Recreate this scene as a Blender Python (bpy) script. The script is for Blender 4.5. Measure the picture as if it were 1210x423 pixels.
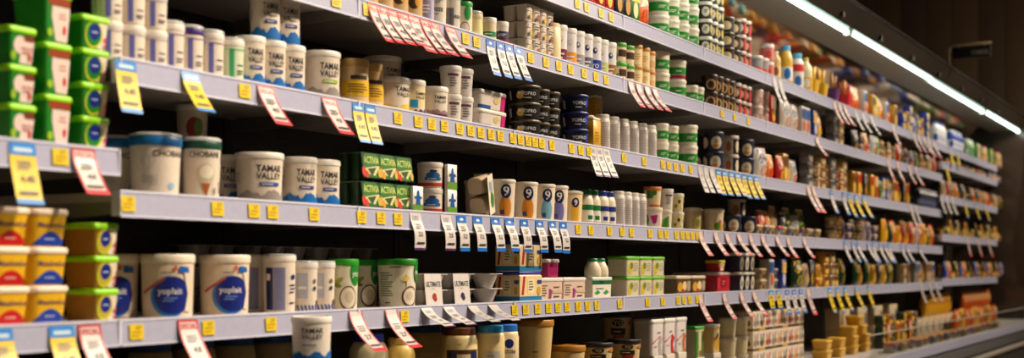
import bpy, math, random
from mathutils import Vector, Matrix
random.seed(7)
scene = bpy.context.scene
COL = scene.collection
for o in list(bpy.data.objects):
    bpy.data.objects.remove(o)

# ------------------------------------------------------------------ camera
# wall frame: X runs along the chilled case (to the right, away), Y into the case, Z up; shelf fronts lie on Y = 0
F, CX, VX, VY, STAND = 1563.0, 605.0, 1475.0, 316.0, 2.29
TH = math.atan((VX - CX) / F)
CT, ST = math.cos(TH), math.sin(TH)
EYE = 1.05
cam = bpy.data.cameras.new('camera')
cam.sensor_width = 36.0
cam.lens = F * 36.0 / 1210.0
cam.shift_y = (VY - 211.5) / 1210.0
cam.clip_end = 100
cam.dof.use_dof = True
cam.dof.focus_distance = 4.85
cam.dof.aperture_fstop = 2.0
camo = bpy.data.objects.new('camera', cam)
COL.objects.link(camo)
camo.location = (0, -STAND, EYE)
camo.rotation_euler = (math.radians(90), 0, math.atan2(ST, CT) - math.radians(90))
scene.camera = camo

def X_at(px, y=0.0):
    """distance along the case of the point seen at column px in the vertical plane y"""
    u = (px - CX) / F
    return (y + STAND) / (ST - u * CT) * (CT + u * ST)
def depth(X, y):
    return X * CT + (y + STAND) * ST
def px_of(X, y):
    return CX + F * (X * ST - (y + STAND) * CT) / depth(X, y)
def scl(px, y=0.0):
    u = (px - CX) / F
    return F * (ST - u * CT) / (y + STAND)

# ------------------------------------------------------------------ world, lamps, exposure
world = bpy.data.worlds.new('shop_gloom')
scene.world = world
world.use_nodes = True
world.node_tree.nodes['Background'].inputs[0].default_value = (1.0, 0.74, 0.55, 1)
world.node_tree.nodes['Background'].inputs[1].default_value = 0.02
scene.view_settings.view_transform = 'Standard'
scene.view_settings.look = 'None'
scene.view_settings.gamma = 1.0
scene.view_settings.use_curve_mapping = False
scene.view_settings.exposure = 0.0

def area(name, loc, target, sx, sy, power, col, spread=180):
    l = bpy.data.lights.new(name, 'AREA')
    l.shape = 'RECTANGLE'; l.size = sx; l.size_y = sy; l.energy = power; l.color = col
    l.spread = math.radians(spread)
    o = bpy.data.objects.new(name, l)
    COL.objects.link(o)
    o.location = loc
    d = (Vector(target) - Vector(loc)).normalized()
    o.rotation_euler = d.to_track_quat('-Z', 'Y').to_euler()
    return o
# lamps on the ceiling of the aisle, track spots turned a little back along the case
for i in range(-1, 7):
    area('aisle_lamp', (3.3 + i * 2.3, -2.7, 4.1), (1.2 + i * 2.3, 0.0, 1.0), 0.3, 0.3, 45 - 4 * i, (1.0, 0.84, 0.65), 75)
area('end_fill', (9.5, -2.6, 3.7), (19.0, -1.2, 2.8), 0.3, 0.3, 46, (1.0, 0.76, 0.5), 60)  # added fill light, no ceiling spot: brightens the plank wall and the sign

# ------------------------------------------------------------------ materials
MATS = {}
def lin(c):
    c /= 255.0
    return c / 12.92 if c <= 0.04045 else ((c + 0.055) / 1.055) ** 2.4
def mat(rgb, rough=0.38, kind='plastic', var=0.08, metal=0.0, emit=0, trans=0.0):
    key = (tuple(rgb), rough, kind, metal, emit, trans)
    if key in MATS:
        return MATS[key]
    m = bpy.data.materials.new('%s_%d_%d_%d' % ((kind,) + tuple(int(v) for v in rgb)))
    m.use_nodes = True
    nt = m.node_tree
    b = nt.nodes['Principled BSDF']
    base = (lin(rgb[0]), lin(rgb[1]), lin(rgb[2]), 1)
    b.inputs['Roughness'].default_value = rough
    b.inputs['Metallic'].default_value = metal
    tc = nt.nodes.new('ShaderNodeTexCoord')
    n = nt.nodes.new('ShaderNodeTexNoise')
    n.inputs['Scale'].default_value = 60 if kind != 'wood' else 6
    n.inputs['Detail'].default_value = 2
    mx = nt.nodes.new('ShaderNodeMix')
    mx.data_type = 'RGBA'
    mx.inputs[6].default_value = tuple(v * (1 - var) for v in base[:3]) + (1,)
    mx.inputs[7].default_value = tuple(min(1, v * (1 + var)) for v in base[:3]) + (1,)
    nt.links.new(tc.outputs['Object'], n.inputs['Vector'])
    nt.links.new(n.outputs['Fac'], mx.inputs[0])
    nt.links.new(mx.outputs[2], b.inputs['Base Color'])
    if trans:
        b.inputs['Transmission Weight'].default_value = trans
    if emit:
        b.inputs['Emission Color'].default_value = base
        b.inputs['Emission Strength'].default_value = emit
    MATS[key] = m
    return m
def asmat(c):
    return c if isinstance(c, bpy.types.Material) else mat(c)

# ------------------------------------------------------------------ mesh tools
def mesh(name, verts, faces, mats, mi=None, smooth=False):
    me = bpy.data.meshes.new(name)
    me.from_pydata(verts, [], faces)
    for m in mats:
        me.materials.append(m)
    if mi:
        me.polygons.foreach_set('material_index', mi)
    if smooth is True:
        me.polygons.foreach_set('use_smooth', [True] * len(faces))
    elif smooth:
        me.polygons.foreach_set('use_smooth', smooth)
    me.update()
    return me

def section(a, b, r, n):
    """n points round a rounded rectangle with half sizes a, b and corner radius r; starts at -Y, runs anticlockwise"""
    if r >= min(a, b) - 1e-6 and abs(a - b) < 1e-6:
        return [(a * math.sin(t), -b * math.cos(t)) for t in (2 * math.pi * i / n for i in range(n))]
    r = min(r, a, b)
    k = max(2, n // 4)
    pts = []
    for (cx, cy, a0) in ((a - r, -b + r, -90), (a - r, b - r, 0), (-a + r, b - r, 90), (-a + r, -b + r, 180)):
        for i in range(k):
            t = math.radians(a0 + 90.0 * i / (k - 1))
            pts.append((cx + r * math.cos(t), cy + r * math.sin(t)))
    return pts

class Geo:
    """a mesh in the making; V, Fc, and one smooth flag and one material slot for each face"""
    def __init__(s):
        s.V, s.Fc, s.S, s.M, s.mats = [], [], [], [], []
    def slot(s, c):
        m = asmat(c)
        if m not in s.mats:
            s.mats.append(m)
        return s.mats.index(m)
    def add(s, V, Fc, c, smooth=False):
        k = len(s.V); q = s.slot(c)
        s.V += [tuple(v) for v in V]
        for f in Fc:
            s.Fc.append(tuple(i + k for i in f)); s.S.append(smooth); s.M.append(q)
    def loft(s, lines, c, n=24, cap0=True, cap1=True, at=(0, 0, 0)):
        """lines: polylines of (a, b, r, z); smooth inside a polyline, a crease between polylines"""
        ox, oy, oz = at
        for ln in lines:
            V, Fc = [], []
            rings = []
            for (a, b, r, z) in ln:
                p = section(a, b, r, n)
                rings.append(len(V)); V += [(x + ox, y + oy, z + oz) for x, y in p]
            m = len(p)
            for j in range(len(ln) - 1):
                for i in range(m):
                    i2 = (i + 1) % m
                    Fc.append((rings[j] + i, rings[j] + i2, rings[j + 1] + i2, rings[j + 1] + i))
            s.add(V, Fc, c, True)
        for flag, spec, flip in ((cap0, lines[0][0], True), (cap1, lines[-1][-1], False)):
            if flag:
                a, b, r, z = spec
                p = [(x + ox, y + oy, z + oz) for x, y in section(a, b, r, n)]
                if flip: p = p[::-1]
                s.add(p, [tuple(range(len(p)))], c)
    def box(s, x0, x1, y0, y1, z0, z1, c, bev=0.0):
        if bev:
            cx, cy = (x0 + x1) / 2, (y0 + y1) / 2
            a, b = (x1 - x0) / 2, (y1 - y0) / 2
            s.loft([[(a - bev, b - bev, bev, z0), (a, b, bev, z0 + bev), (a, b, bev, z1 - bev), (a - bev, b - bev, bev, z1)]], c, 12, at=(cx, cy, 0))
            return
        V = [(x0, y0, z0), (x1, y0, z0), (x1, y1, z0), (x0, y1, z0), (x0, y0, z1), (x1, y0, z1), (x1, y1, z1), (x0, y1, z1)]
        s.add(V, [(3, 2, 1, 0), (4, 5, 6, 7), (0, 1, 5, 4), (1, 2, 6, 5), (2, 3, 7, 6), (3, 0, 4, 7)], c)
    def prism(s, poly, x0, x1, c):
        """poly in (y, z), pushed along X"""
        n = len(poly)
        V = [(x0, y, z) for y, z in poly] + [(x1, y, z) for y, z in poly]
        Fc = [tuple(range(n))[::-1], tuple(range(n, 2 * n))]
        Fc += [(i, (i + 1) % n, n + (i + 1) % n, n + i) for i in range(n)]
        s.add(V, Fc, c)
    def tube(s, path, r, c, n=8):
        V, Fc = [], []
        for k, p in enumerate(path):
            p = Vector(p)
            d = (Vector(path[min(k + 1, len(path) - 1)]) - Vector(path[max(k - 1, 0)])).normalized()
            u = d.orthogonal().normalized() if k == 0 else (u - d * u.dot(d)).normalized()
            w = d.cross(u)
            V += [tuple(p + u * r * math.cos(2 * math.pi * i / n) + w * r * math.sin(2 * math.pi * i / n)) for i in range(n)]
        for k in range(len(path) - 1):
            Fc += [(k * n + i, k * n + (i + 1) % n, k * n + n + (i + 1) % n, k * n + n + i) for i in range(n)]
        Fc += [tuple(range(n))[::-1], tuple(range(len(V) - n, len(V)))]
        s.add(V, Fc, c, True)
    def build(s, name):
        return mesh(name, s.V, s.Fc, s.mats, s.M, s.S)

# lettering: flat letter meshes taken from the built-in typeface
WORDS = ['TAMAR', 'VALLEY', 'CHOBANI', 'yoplait', 'ACTIVIA', 'GREEK', 'GREEK STYLE', 'YOPRO', 'yoo', 'ULTIMATE', '9', 'Lactose',
         'CHEESE', 'MeadowLea', '4.8', '4.40', '14.0', '3.5', '2.7', '5.2', 'SPECIAL', 'YO']
TEXT = {}
def _letters():
    made = []
    for w in WORDS:
        cu = bpy.data.curves.new('lettering', 'FONT')
        cu.body = w; cu.align_x = 'CENTER'; cu.align_y = 'CENTER'; cu.resolution_u = 2; cu.offset = 0.014
        o = bpy.data.objects.new('lettering', cu); COL.objects.link(o); made.append((w, o, cu))
    dg = bpy.context.evaluated_depsgraph_get()
    for w, o, cu in made:
        me = bpy.data.meshes.new_from_object(o.evaluated_get(dg))
        V = [(v.co.x, v.co.y) for v in me.vertices]
        x0, x1 = min(v[0] for v in V), max(v[0] for v in V)
        y0, y1 = min(v[1] for v in V), max(v[1] for v in V)
        h = y1 - y0
        TEXT[w] = ([((x - (x0 + x1) / 2) / h, (y - (y0 + y1) / 2) / h) for x, y in V], [tuple(p.vertices) for p in me.polygons], (x1 - x0) / h)
        bpy.data.objects.remove(o); bpy.data.curves.remove(cu); bpy.data.meshes.remove(me)
_letters()

class Print(Geo):
    """flat print that hugs a surface: fn(u, v, lift) gives the point; u to the reader's right, v up"""
    def __init__(s, fn, step=None):
        Geo.__init__(s); s.fn, s.step, s.lift = fn, step, 0.0004
    def up(s):
        s.lift += 0.00035
    def poly(s, pts, c):
        if s.step:
            us = [p[0] for p in pts]
            a, b = min(us), max(us)
            n = max(1, int(math.ceil((b - a) / s.step)))
            for k in range(n):
                q = s._clip(pts, a + (b - a) * k / n, a + (b - a) * (k + 1) / n)
                if len(q) > 2:
                    s.add([s.fn(u, v, s.lift) for u, v in q], [tuple(range(len(q)))], c)
        else:
            s.add([s.fn(u, v, s.lift) for u, v in pts], [tuple(range(len(pts)))], c)
        s.up()
    def _clip(s, pts, lo, hi):
        for lim, sg in ((lo, 1), (hi, -1)):
            out = []
            for i in range(len(pts)):
                p, q = pts[i], pts[(i + 1) % len(pts)]
                ip, iq = sg * (p[0] - lim) >= -1e-9, sg * (q[0] - lim) >= -1e-9
                if ip: out.append(p)
                if ip != iq:
                    t = (lim - p[0]) / (q[0] - p[0])
                    out.append((lim, p[1] + t * (q[1] - p[1])))
            pts = out
            if not pts: return []
        return pts
    def rect(s, u0, u1, v0, v1, c):
        s.poly([(u0, v0), (u1, v0), (u1, v1), (u0, v1)], c)
    def ell(s, u, v, a, b, c, n=18, rot=0):
        cr, sr = math.cos(rot), math.sin(rot)
        s.poly([(u + a * math.cos(t) * cr - b * math.sin(t) * sr, v + a * math.cos(t) * sr + b * math.sin(t) * cr) for t in (2 * math.pi * i / n for i in range(n))], c)
    def text(s, w, u, v, h, c, wmax=None, rot=0):
        V, Fc, wd = TEXT[w]
        sx = h if not wmax else min(h, wmax / wd)
        cr, sr = math.cos(rot), math.sin(rot)
        s.add([s.fn(u + x * sx * cr - y * h * sr, v + x * sx * sr + y * h * cr, s.lift) for x, y in V], Fc, c)
        s.up()
    def bars(s, u0, u1, v0, v1, n, c, seed=1):
        """small print too fine to read: short dashes in lines"""
        rr = random.Random(seed)
        st = (v1 - v0) / n
        for i in range(n):
            s.rect(u0 + rr.random() * 0.12 * (u1 - u0), u1 - rr.random() * 0.35 * (u1 - u0), v0 + st * (i + 0.25), v0 + st * (i + 0.7), c)
            s.lift -= 0.00035
        s.up()
    def splash(s, u0, u1, v0, v1, c, seed=1, n=22):
        rr = random.Random(seed)
        top = []
        for i in range(n + 1):
            t = i / n
            top.append((u0 + (u1 - u0) * t, v0 + (v1 - v0) * (0.35 + 0.4 * abs(math.sin(t * 9 + seed)) + 0.25 * rr.random())))
        for i in range(n):
            s.poly([(top[i][0], v0), (top[i + 1][0], v0), top[i + 1], top[i]], c)
            s.lift -= 0.00035
        s.up()

def round_map(rb, rt, h, phi=0.0):
    """print surface of a tapered tub; u = 0 sits phi degrees round from the front towards the near end of the case"""
    ph = math.radians(phi); rm = (rb + rt) / 2
    def fn(u, v, l):
        r = rb + (rt - rb) * v / h + l
        a = ph - u / rm
        return (-math.sin(a) * r, -math.cos(a) * r, v)
    return fn, rm * 0.22
def front_map(b0, b1, h):
    return (lambda u, v, l: (u, -(b0 + (b1 - b0) * v / h) - l, v)), None
def wrap_map(lo, hi, h):
    """print surface of a rounded oblong tub: runs across the front and round its corners"""
    def fn(u, v, l):
        t = v / h
        a, b, r = (lo[k] + (hi[k] - lo[k]) * t + l for k in range(3))
        s, sg = abs(u), (1 if u > 0 else -1)
        f = a - r
        if s <= f: x, y = s, -b
        elif s < f + r * math.pi / 2:
            q = (s - f) / r; x, y = a - r + r * math.sin(q), -b + r - r * math.cos(q)
        else: x, y = a, -b + r + (s - f - r * math.pi / 2)
        return (sg * x, y, v)
    return fn, .007
def left_map(a0, a1, h):
    return (lambda u, v, l: (-(a0 + (a1 - a0) * v / h) - l, -u, v)), None

# ------------------------------------------------------------------ kinds of thing
KIND = {}
def kind(key, name, cat, parts, w, d, h, rnd):
    KIND[key] = dict(name=name, cat=cat, parts=parts, w=w, d=d, h=h, round=rnd)

def new_obj(name, me, parent=None):
    o = bpy.data.objects.new(name, me)
    COL.objects.link(o)
    if parent: o.parent = parent
    return o
def tag(o, label=None, cat=None, group=None, kd=None):
    if label: o['label'] = label
    if cat: o['category'] = cat
    if group: o['group'] = group
    if kd: o['kind'] = kd
    return o
LABELS = {}
def put(key, loc, label, group=None, rz=0.0, rot=None, sc=1.0):
    K = KIND[key]
    parts = K['parts']
    if len(parts) == 1:
        t = new_obj(K['name'], parts[0][1])
    else:
        t = new_obj(K['name'], None)
        t.empty_display_size = 0.02
        held = {}
        for p in parts:
            held[p[0]] = new_obj(p[0], p[1], held[p[2]] if len(p) > 2 else t)
    t.location = loc
    t.rotation_euler = rot if rot else (0, 0, rz)
    if sc != 1.0: t.scale = (sc, sc, sc)
    tag(t, label, K['cat'], group)
    LABELS.setdefault(label, []).append(t)
    return t

ORD = ['', 'second', 'third', 'fourth', 'fifth', 'sixth', 'seventh', 'eighth', 'ninth', 'tenth', 'eleventh', 'twelfth']
def ordinal(i, n):
    if n == 1: return ''
    if n == 2: return ('left one', 'right one')[i]
    if i == 0: return 'leftmost'
    if i == n - 1: return 'rightmost'
    return '%s from left' % ORD[i] if i < len(ORD) else '%s from right' % ORD[n - 1 - i]
def layer(j, m):
    if m == 1: return ''
    if m == 2: return ('bottom layer', 'top layer')[j]
    if j == 0: return 'bottom layer'
    if j == m - 1: return 'top layer'
    return ('second layer up', 'third layer up', 'fourth layer up')[j - 1]

# shelf heights (top surface)
Z = {'S': EYE + 1.048, 'T': EYE + 0.786, 'A': EYE + 0.483, 'B': EYE + 0.174, 'C': EYE - 0.125, 'E': EYE + 0.268, 'D': EYE - 0.50, 'K': EYE - 0.556,
     'r1': EYE + 0.90, 'r2': EYE + 0.618, 'r3': EYE + 0.281, 'r4': EYE - 0.10}

def fill(key, shelf, pa, pb, look, n=None, m=1, y0=0.012, back=0, jit=4.0, gap=1.03, top=None, rz=0.0, group=None, zoff=0.0):
    """a row of one kind between the columns pa and pb of the picture, on one shelf; m layers high, `back` rows behind.
    top: layers for each column when they differ"""
    K = KIND[key]
    z = (Z[shelf] if isinstance(shelf, str) else shelf) + zoff
    w, d = K['w'], K['d']
    yc = y0 + d / 2
    if K['round']:
        Xa = X_at(pa + w / 2 * scl(pa, yc), yc)
        Xb = X_at(pb - w / 2 * scl(pb, yc), yc)
    else:
        Xa = X_at(pa, y0 + d) + w / 2
        Xb = X_at(pb, y0) - w / 2
    fit = max(1, int((Xb - Xa + 1e-6) / (w * 1.003)) + 1)
    if n is None:
        n = fit
    if n > 1:
        step = max((Xb - Xa) / (n - 1), w * 1.004)
        if step > w * gap * 1.6 and n < fit: pass
    else:
        step = 0
        Xa = (Xa + Xb) / 2 if K['round'] else Xb
    rr = random.Random(hash_str(look))
    grp = group or look.split(',')[0]
    for i in range(n):
        mm = top[i] if top else m
        for j in range(mm):
            w1, w2 = ordinal(i, n), layer(j, mm)
            lab = look + (', ' if (w1 or w2) else '') + ' '.join(t for t in (w2, w1) if t)
            put(key, (Xa + i * step, yc, z + j * K['h']), lab, grp if n * mm > 1 or back else None, rz + math.radians(rr.uniform(-jit, jit)))
        for b in range(1, back + 1):
            put(key, (Xa + i * step, yc + b * d * 1.03, z), look + ', standing in a row behind', grp, rz + math.radians(rr.uniform(-jit, jit)))
    return Xa, Xa + (n - 1) * step
def hash_str(s):
    v = 5
    for ch in s: v = (v * 131 + ord(ch)) % 1000003
    return v
# ------------------------------------------------------------------ builders for kinds
WHITE, CREAM, WARM = (226, 218, 206), (233, 214, 178), (222, 208, 190)
LIDW = (232, 226, 216)
CLEARISH = mat((190, 190, 188), 0.12, 'clear_lid')
INK, GREY = (38, 34, 40), (150, 146, 142)

def tub(key, D, Db, h, body, lid, prints=None, phi=25, lidh=0.013, name='yoghurt_tub', cat='tub', n=26, lip=1.03, domed=None):
    """round tapered tub: body, snap lid, print; domed = colour of a clear over-cap"""
    rt, rb = D / 2 / lip, Db / 2
    hb = h - lidh
    g = Geo()
    g.loft([[(rb * .96,) * 3 + (0,), (rb,) * 3 + (0.003,)], [(rb,) * 3 + (0.003,), (rt * .985,) * 3 + (hb,)]], body, n, cap1=False)
    parts = [('body', g.build('body'))]
    g = Geo()
    R = D / 2
    g.loft([[(R * .985,) * 3 + (hb - 0.004,), (R,) * 3 + (hb - 0.001,), (R,) * 3 + (h - 0.004,), (R * .97,) * 3 + (h - 0.0005,)],
            [(R * .97,) * 3 + (h - 0.0005,), (R * .93,) * 3 + (h,)], [(R * .93,) * 3 + (h,), (R * .91,) * 3 + (h - 0.003,)]], lid, n)
    parts.append(('lid', g.build('lid')))
    if domed:
        g = Geo()
        g.loft([[(R * .99,) * 3 + (h,), (R * 1.0,) * 3 + (h + domed * .5,), (R * .93,) * 3 + (h + domed * .9,), (R * .88,) * 3 + (h + domed,)]], CLEARISH, n)
        parts.append(('over_cap', g.build('over_cap')))
        h += domed
    if prints:
        fn, st = round_map(rb + 0.0003, rt * .985 + 0.0003, hb, phi)
        p = Print(fn, st)
        prints(p, rt, hb)
        parts.append(('printed_label', p.build('printed_label')))
    kind(key, name, cat, parts, D, D, h + 0.0005, True)

def square_tub(key, w, d, h, body, lid, prints=None, side=None, lidh=0.01, taper=.86, name='spread_tub', cat='tub', corner=.2, over=.0025):
    """rounded oblong tub with a flat lid; prints on the front face, side on the face towards the near end"""
    a, b = w / 2 - over, d / 2 - over
    r = min(a, b) * corner * 2
    hb = h - lidh
    g = Geo()
    g.loft([[(a * taper * .97, b * taper * .97, r * .8, 0), (a * taper, b * taper, r * .8, 0.003)],
            [(a * taper, b * taper, r * .8, 0.003), (a, b, r, hb)]], body, 20, cap1=False)
    parts = [('body', g.build('body'))]
    g = Geo()
    A, B = w / 2, d / 2
    g.loft([[(A - .001, B - .001, r, hb - .004), (A, B, r, hb - .002), (A, B, r, h - .003), (A - .003, B - .003, r, h)],
            [(A - .006, B - .006, r, h), (A - .008, B - .008, r, h - .002)]], lid, 20)
    parts.append(('lid', g.build('lid')))
    if prints:
        fn, st = wrap_map((a * taper + .0004, b * taper + .0004, r * .8), (a + .0004, b + .0004, r), hb)
        p = Print(fn, st); prints(p, a * (taper + 1) / 2, hb)
        parts.append(('printed_label', p.build('printed_label')))
    if side:
        fn, st = left_map(a * taper + .0004, a + .0004, hb)
        p = Print(fn); side(p, b * (taper + 1) / 2 - r * .55, hb)
        parts.append(('side_label', p.build('side_label')))
    kind(key, name, cat, parts, w, d, h + 0.0005, False)

def bottle(key, D, h, body, cap, prints=None, phi=35, caph=.018, capD=.55, shoulder=.68, name='yoghurt_bottle', cat='bottle', n=22, waist=1.0, ribbed=False):
    R = D / 2; rc = R * capD; hs = h * shoulder
    g = Geo()
    mid = [(R * .94,) * 3 + (0,), (R,) * 3 + (0.005,), (R * waist,) * 3 + (hs * .5,), (R,) * 3 + (hs,)]
    top = [(R,) * 3 + (hs,), (R * .95,) * 3 + (hs + (h - caph - hs) * .35,), (rc * 1.15,) * 3 + (hs + (h - caph - hs) * .85,), (rc,) * 3 + (h - caph,)]
    g.loft([mid + top[1:]], body, n)
    parts = [('body', g.build('body'))]
    g = Geo()
    g.loft([[(rc * 1.1,) * 3 + (h - caph,), (rc * 1.1,) * 3 + (h - .003,)], [(rc * 1.1,) * 3 + (h - .003,), (rc * 1.02,) * 3 + (h,)]], cap, n)
    parts.append(('cap', g.build('cap')))
    if prints:
        fn, st = round_map(R + .0004, R + .0004, hs, phi)
        p = Print(fn, st); prints(p, R, hs)
        parts.append(('printed_label', p.build('printed_label')))
    kind(key, name, cat, parts, D, D, h + .0005, True)

def multipack(key, nx, ny, cw, ch, cup, sleeve, prints=None, card_h=None, lidc=None, layers=1, name='yoghurt_multipack', cat='yoghurt pack', roundc=.5, taper=.8, side=None, depthscale=1.0, card_w=None):
    """cups joined by their foil lids, with a card sleeve over top and front"""
    w, d = nx * cw, ny * cw * depthscale
    h = ch * layers
    parts = []
    for L in range(layers):
        for i in range(nx):
            for j in range(ny):
                g = Geo()
                a = cw / 2 - .0015; b = cw * depthscale / 2 - .0015; r = min(a, b) * roundc * 2
                at = (-w / 2 + cw * (i + .5), -d / 2 + cw * depthscale * (j + .5), L * ch)
                g.loft([[(a * taper * .9, b * taper * .9, r * taper * .85, 0), (a * taper, b * taper, r * taper, .004)],
                        [(a * taper, b * taper, r * taper, .004), (a, b, r, ch - .003)]], cup, 16, cap1=False, at=at)
                parts.append(('cup', g.build('cup')))
        g = Geo()
        g.loft([[(w / 2, d / 2, .008, L * ch + ch - .003), (w / 2, d / 2, .008, L * ch + ch - .0005)]], lidc or (205, 200, 195), 12)
        parts.append(('foil_lid', g.build('foil_lid')))
    if sleeve:
        chh = card_h or h * .9
        g = Geo()
        t = .0012; z0 = h - chh
        y = -d / 2 - .002
        N = 1; xa = -w / 2; xb = xa + (card_w or w)
        for k in range(N):   # the hanging flap swings out a little at its foot
            za, zb = z0 + chh * k / N, z0 + chh * (k + 1) / N
            ya, yb = y - .010 * (1 - k / N), y - .010 * (1 - (k + 1) / N)
            g.add([(xa, ya, za), (xb, ya, za), (xb, yb, zb), (xa, yb, zb), (xa, ya + t, za), (xb, ya + t, za), (xb, yb + t, zb), (xa, yb + t, zb)],
                  [(0, 1, 2, 3), (7, 6, 5, 4), (0, 3, 7, 4), (1, 5, 6, 2), (0, 4, 5, 1), (3, 2, 6, 7)], sleeve)
        g.box(xa, xb, y, d / 2, h - .0005, h + .0008, sleeve)
        parts.append(('card_sleeve', g.build('card_sleeve')))
        if prints:
            def fn(u, v, l):
                k = max(0, min(1, (v - z0) / chh))
                return (u + (xa + xb) / 2, y - .010 * (1 - k) - l - .0003, v)
            p = Print(fn); prints(p, (xb - xa) / 2, z0, chh)
            parts.append(('printed_label', p.build('printed_label')))
    elif prints:
        p = Print(lambda u, v, l: (u, -d / 2 * .93 - l - .001, v)); prints(p, w / 2, 0, h)
        parts.append(('printed_label', p.build('printed_label')))
    kind(key, name, cat, parts, w, d + .02, h + .002, False)

def carton(key, w, d, h, body, prints=None, side=None, name='carton', cat='carton', topc=None, bev=.002):
    g = Geo(); g.box(-w / 2, w / 2, -d / 2, d / 2, 0, h, body, bev)
    parts = [('box', g.build('box'))]
    if prints:
        p = Print(lambda u, v, l: (u, -d / 2 - l - .0003, v)); prints(p, w / 2, h)
        parts.append(('printed_front', p.build('printed_front')))
    if side:
        p = Print(lambda u, v, l: (-w / 2 - l - .0003, -u, v)); side(p, d / 2, h)
        parts.append(('printed_side', p.build('printed_side')))
    if topc:
        g = Geo(); g.box(-w / 2 + .001, w / 2 - .001, -d / 2 + .001, d / 2 - .001, h, h + .012, topc, .003)
        parts.append(('lid', g.build('lid'))); h += .012
    kind(key, name, cat, parts, w, d, h + .0005, False)

def pouch(key, w, d, h, body, prints=None, name='cheese_bag', cat='bag', seal=None, lean=.0):
    """soft bag: two bulging skins, flat crimped seals at top and bottom"""
    NU, NV = 10, 10
    def surf(u, v, s):
        t = v / h
        bul = d / 2 * (max(0, 1 - abs(2 * u / w) ** 2.6)) ** .6 * (math.sin(math.pi * min(1, max(0, t * 1.04))) ** .55 if 0 < t < .96 else 0) * (1.12 - .35 * t)
        wr = .0022 * math.sin(u * 210 + v * 130) * (1 if 0 < t < 1 else 0)
        return (u, lean * t * h + s * (bul + .0012 + wr * (bul > .004)), v)
    V, Fc = [], []
    for s in (-1, 1):
        k = len(V)
        for j in range(NV + 1):
            for i in range(NU + 1):
                V.append(surf(-w / 2 + w * i / NU, h * j / NV, s))
        for j in range(NV):
            for i in range(NU):
                q = (k + j * (NU + 1) + i, k + j * (NU + 1) + i + 1, k + (j + 1) * (NU + 1) + i + 1, k + (j + 1) * (NU + 1) + i)
                Fc.append(q if s < 0 else q[::-1])
    g = Geo(); g.add(V, Fc, body, True)
    parts = [('bag', g.build('bag'))]
    p = Print(lambda u, v, l: (lambda q: (q[0], q[1] - l - .0004, q[2]))(surf(u, v, -1)), w / 7)
    if prints: prints(p, w / 2, h)
    if seal: p.rect(-w / 2, w / 2, h * .95, h, seal)
    if p.V: parts.append(('printed_label', p.build('printed_label')))
    kind(key, name, cat, parts, w * 1.0, d * 1.18, h, False)

def stick_pack(key, w, d, h, cup, stick, tip):
    """paper cup or pouch with snack sticks fanning out of it"""
    g = Geo()
    g.loft([[(w * .36, d * .36, .006, 0), (w * .5, d * .5, .008, h * .5)]], cup, 12)
    parts = [('wrapper', g.build('wrapper'))]
    rr = random.Random(hash_str(key))
    for i in range(7):
        t = -1 + 2 * i / 6.0
        g = Geo()
        dy = rr.uniform(-.3, .3)
        g.tube([(t * w * .3, dy * d * .4, h * .42), (t * w * .62, dy * d * .8, h * (.86 + .14 * rr.random()))], .008, stick if i % 2 else tip, 6)
        parts.append(('stick', g.build('stick')))
    kind(key, 'snack_stick_pack', 'snack pack', parts, w * 1.15, d, h, False)

# ------------------------------------------------------------------ the kinds
GRN, LIME, BLU, NAVY, YEL, RED = (30, 128, 34), (146, 218, 16), (18, 96, 168), (22, 30, 78), (226, 176, 26), (196, 30, 38)
def p_green_a(p, a, h):
    p.rect(-a * .15, a * 1.02, h * .06, h * .74, (226, 206, 196)); p.ell(-a * .2, h * .6, a * .5, h * .26, (226, 206, 196)); p.rect(a * .1, a * .9, h * .72, h * .9, (120, 52, 30))
    p.text('SPECIAL', a * .42, h * .5, h * .1, (190, 90, 84), a * .95); p.ell(a * .62, h * .26, a * .12, h * .12, RED); p.bars(a * .02, a * .8, h * .34, h * .44, 1, (190, 120, 110), 3); p.ell(-a * .7, h * .28, a * .2, h * .14, (150, 190, 40))
def p_green_b(p, a, h):
    p.rect(-a * .75, a * 1.0, h * .8, h * .97, (150, 58, 26)); p.poly([(-a * .1, h * .04), (a, h * .04), (a, h * .78), (-a * .5, h * .78), (-a * .5, h * .56)], (226, 206, 196))
    p.bars(a * .0, a * .9, h * .5, h * .66, 2, (200, 130, 120), 5); p.ell(a * .55, h * .3, a * .13, h * .1, RED); p.ell(-a * .6, h * .22, a * .22, h * .09, (150, 190, 40))
def p_emblem(bg):
    def f(p, a, h):
        p.rect(a * .25, a * 1.05, h * .04, h * .95, (232, 216, 196)); p.ell(-a * .1, h * .5, a * .7, h * .46, (206, 210, 50)); p.ell(-a * .1, h * .53, a * .6, h * .41, bg)
        p.ell(-a * .05, h * .6, a * .46, h * .28, (20, 36, 130)); p.bars(-a * .3, a * .2, h * .54, h * .64, 1, (190, 200, 230), 4); p.rect(a * .72, a * .9, h * .3, h * .46, (214, 70, 90)); p.rect(a * .72, a * .9, h * .12, h * .22, (214, 70, 90))
    return f
square_tub('green_a', .076, .112, .083, GRN, LIME, p_green_a, corner=.12)
square_tub('green_b', .08, .112, .114, GRN, LIME, p_green_b, corner=.12)
square_tub('green_c', .086, .112, .0765, GRN, LIME, p_emblem(GRN), corner=.12)
square_tub('olive_c', .078, .112, .0755, (150, 108, 30), LIME, p_emblem((190, 170, 60)), corner=.12)
def p_margarine(col):
    def f(p, a, h):
        p.ell(a * .15, h * .08, a * .98, h * .42, col, 24); p.text('MeadowLea', a * .1, h * .66, h * .16, (96, 60, 96), a * 1.6); p.bars(-a * .4, a * .7, h * .2, h * .3, 1, (200, 200, 220), 2)
    return f
def clipf(f):   # keep print above the foot of a tub
    return f
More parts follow.
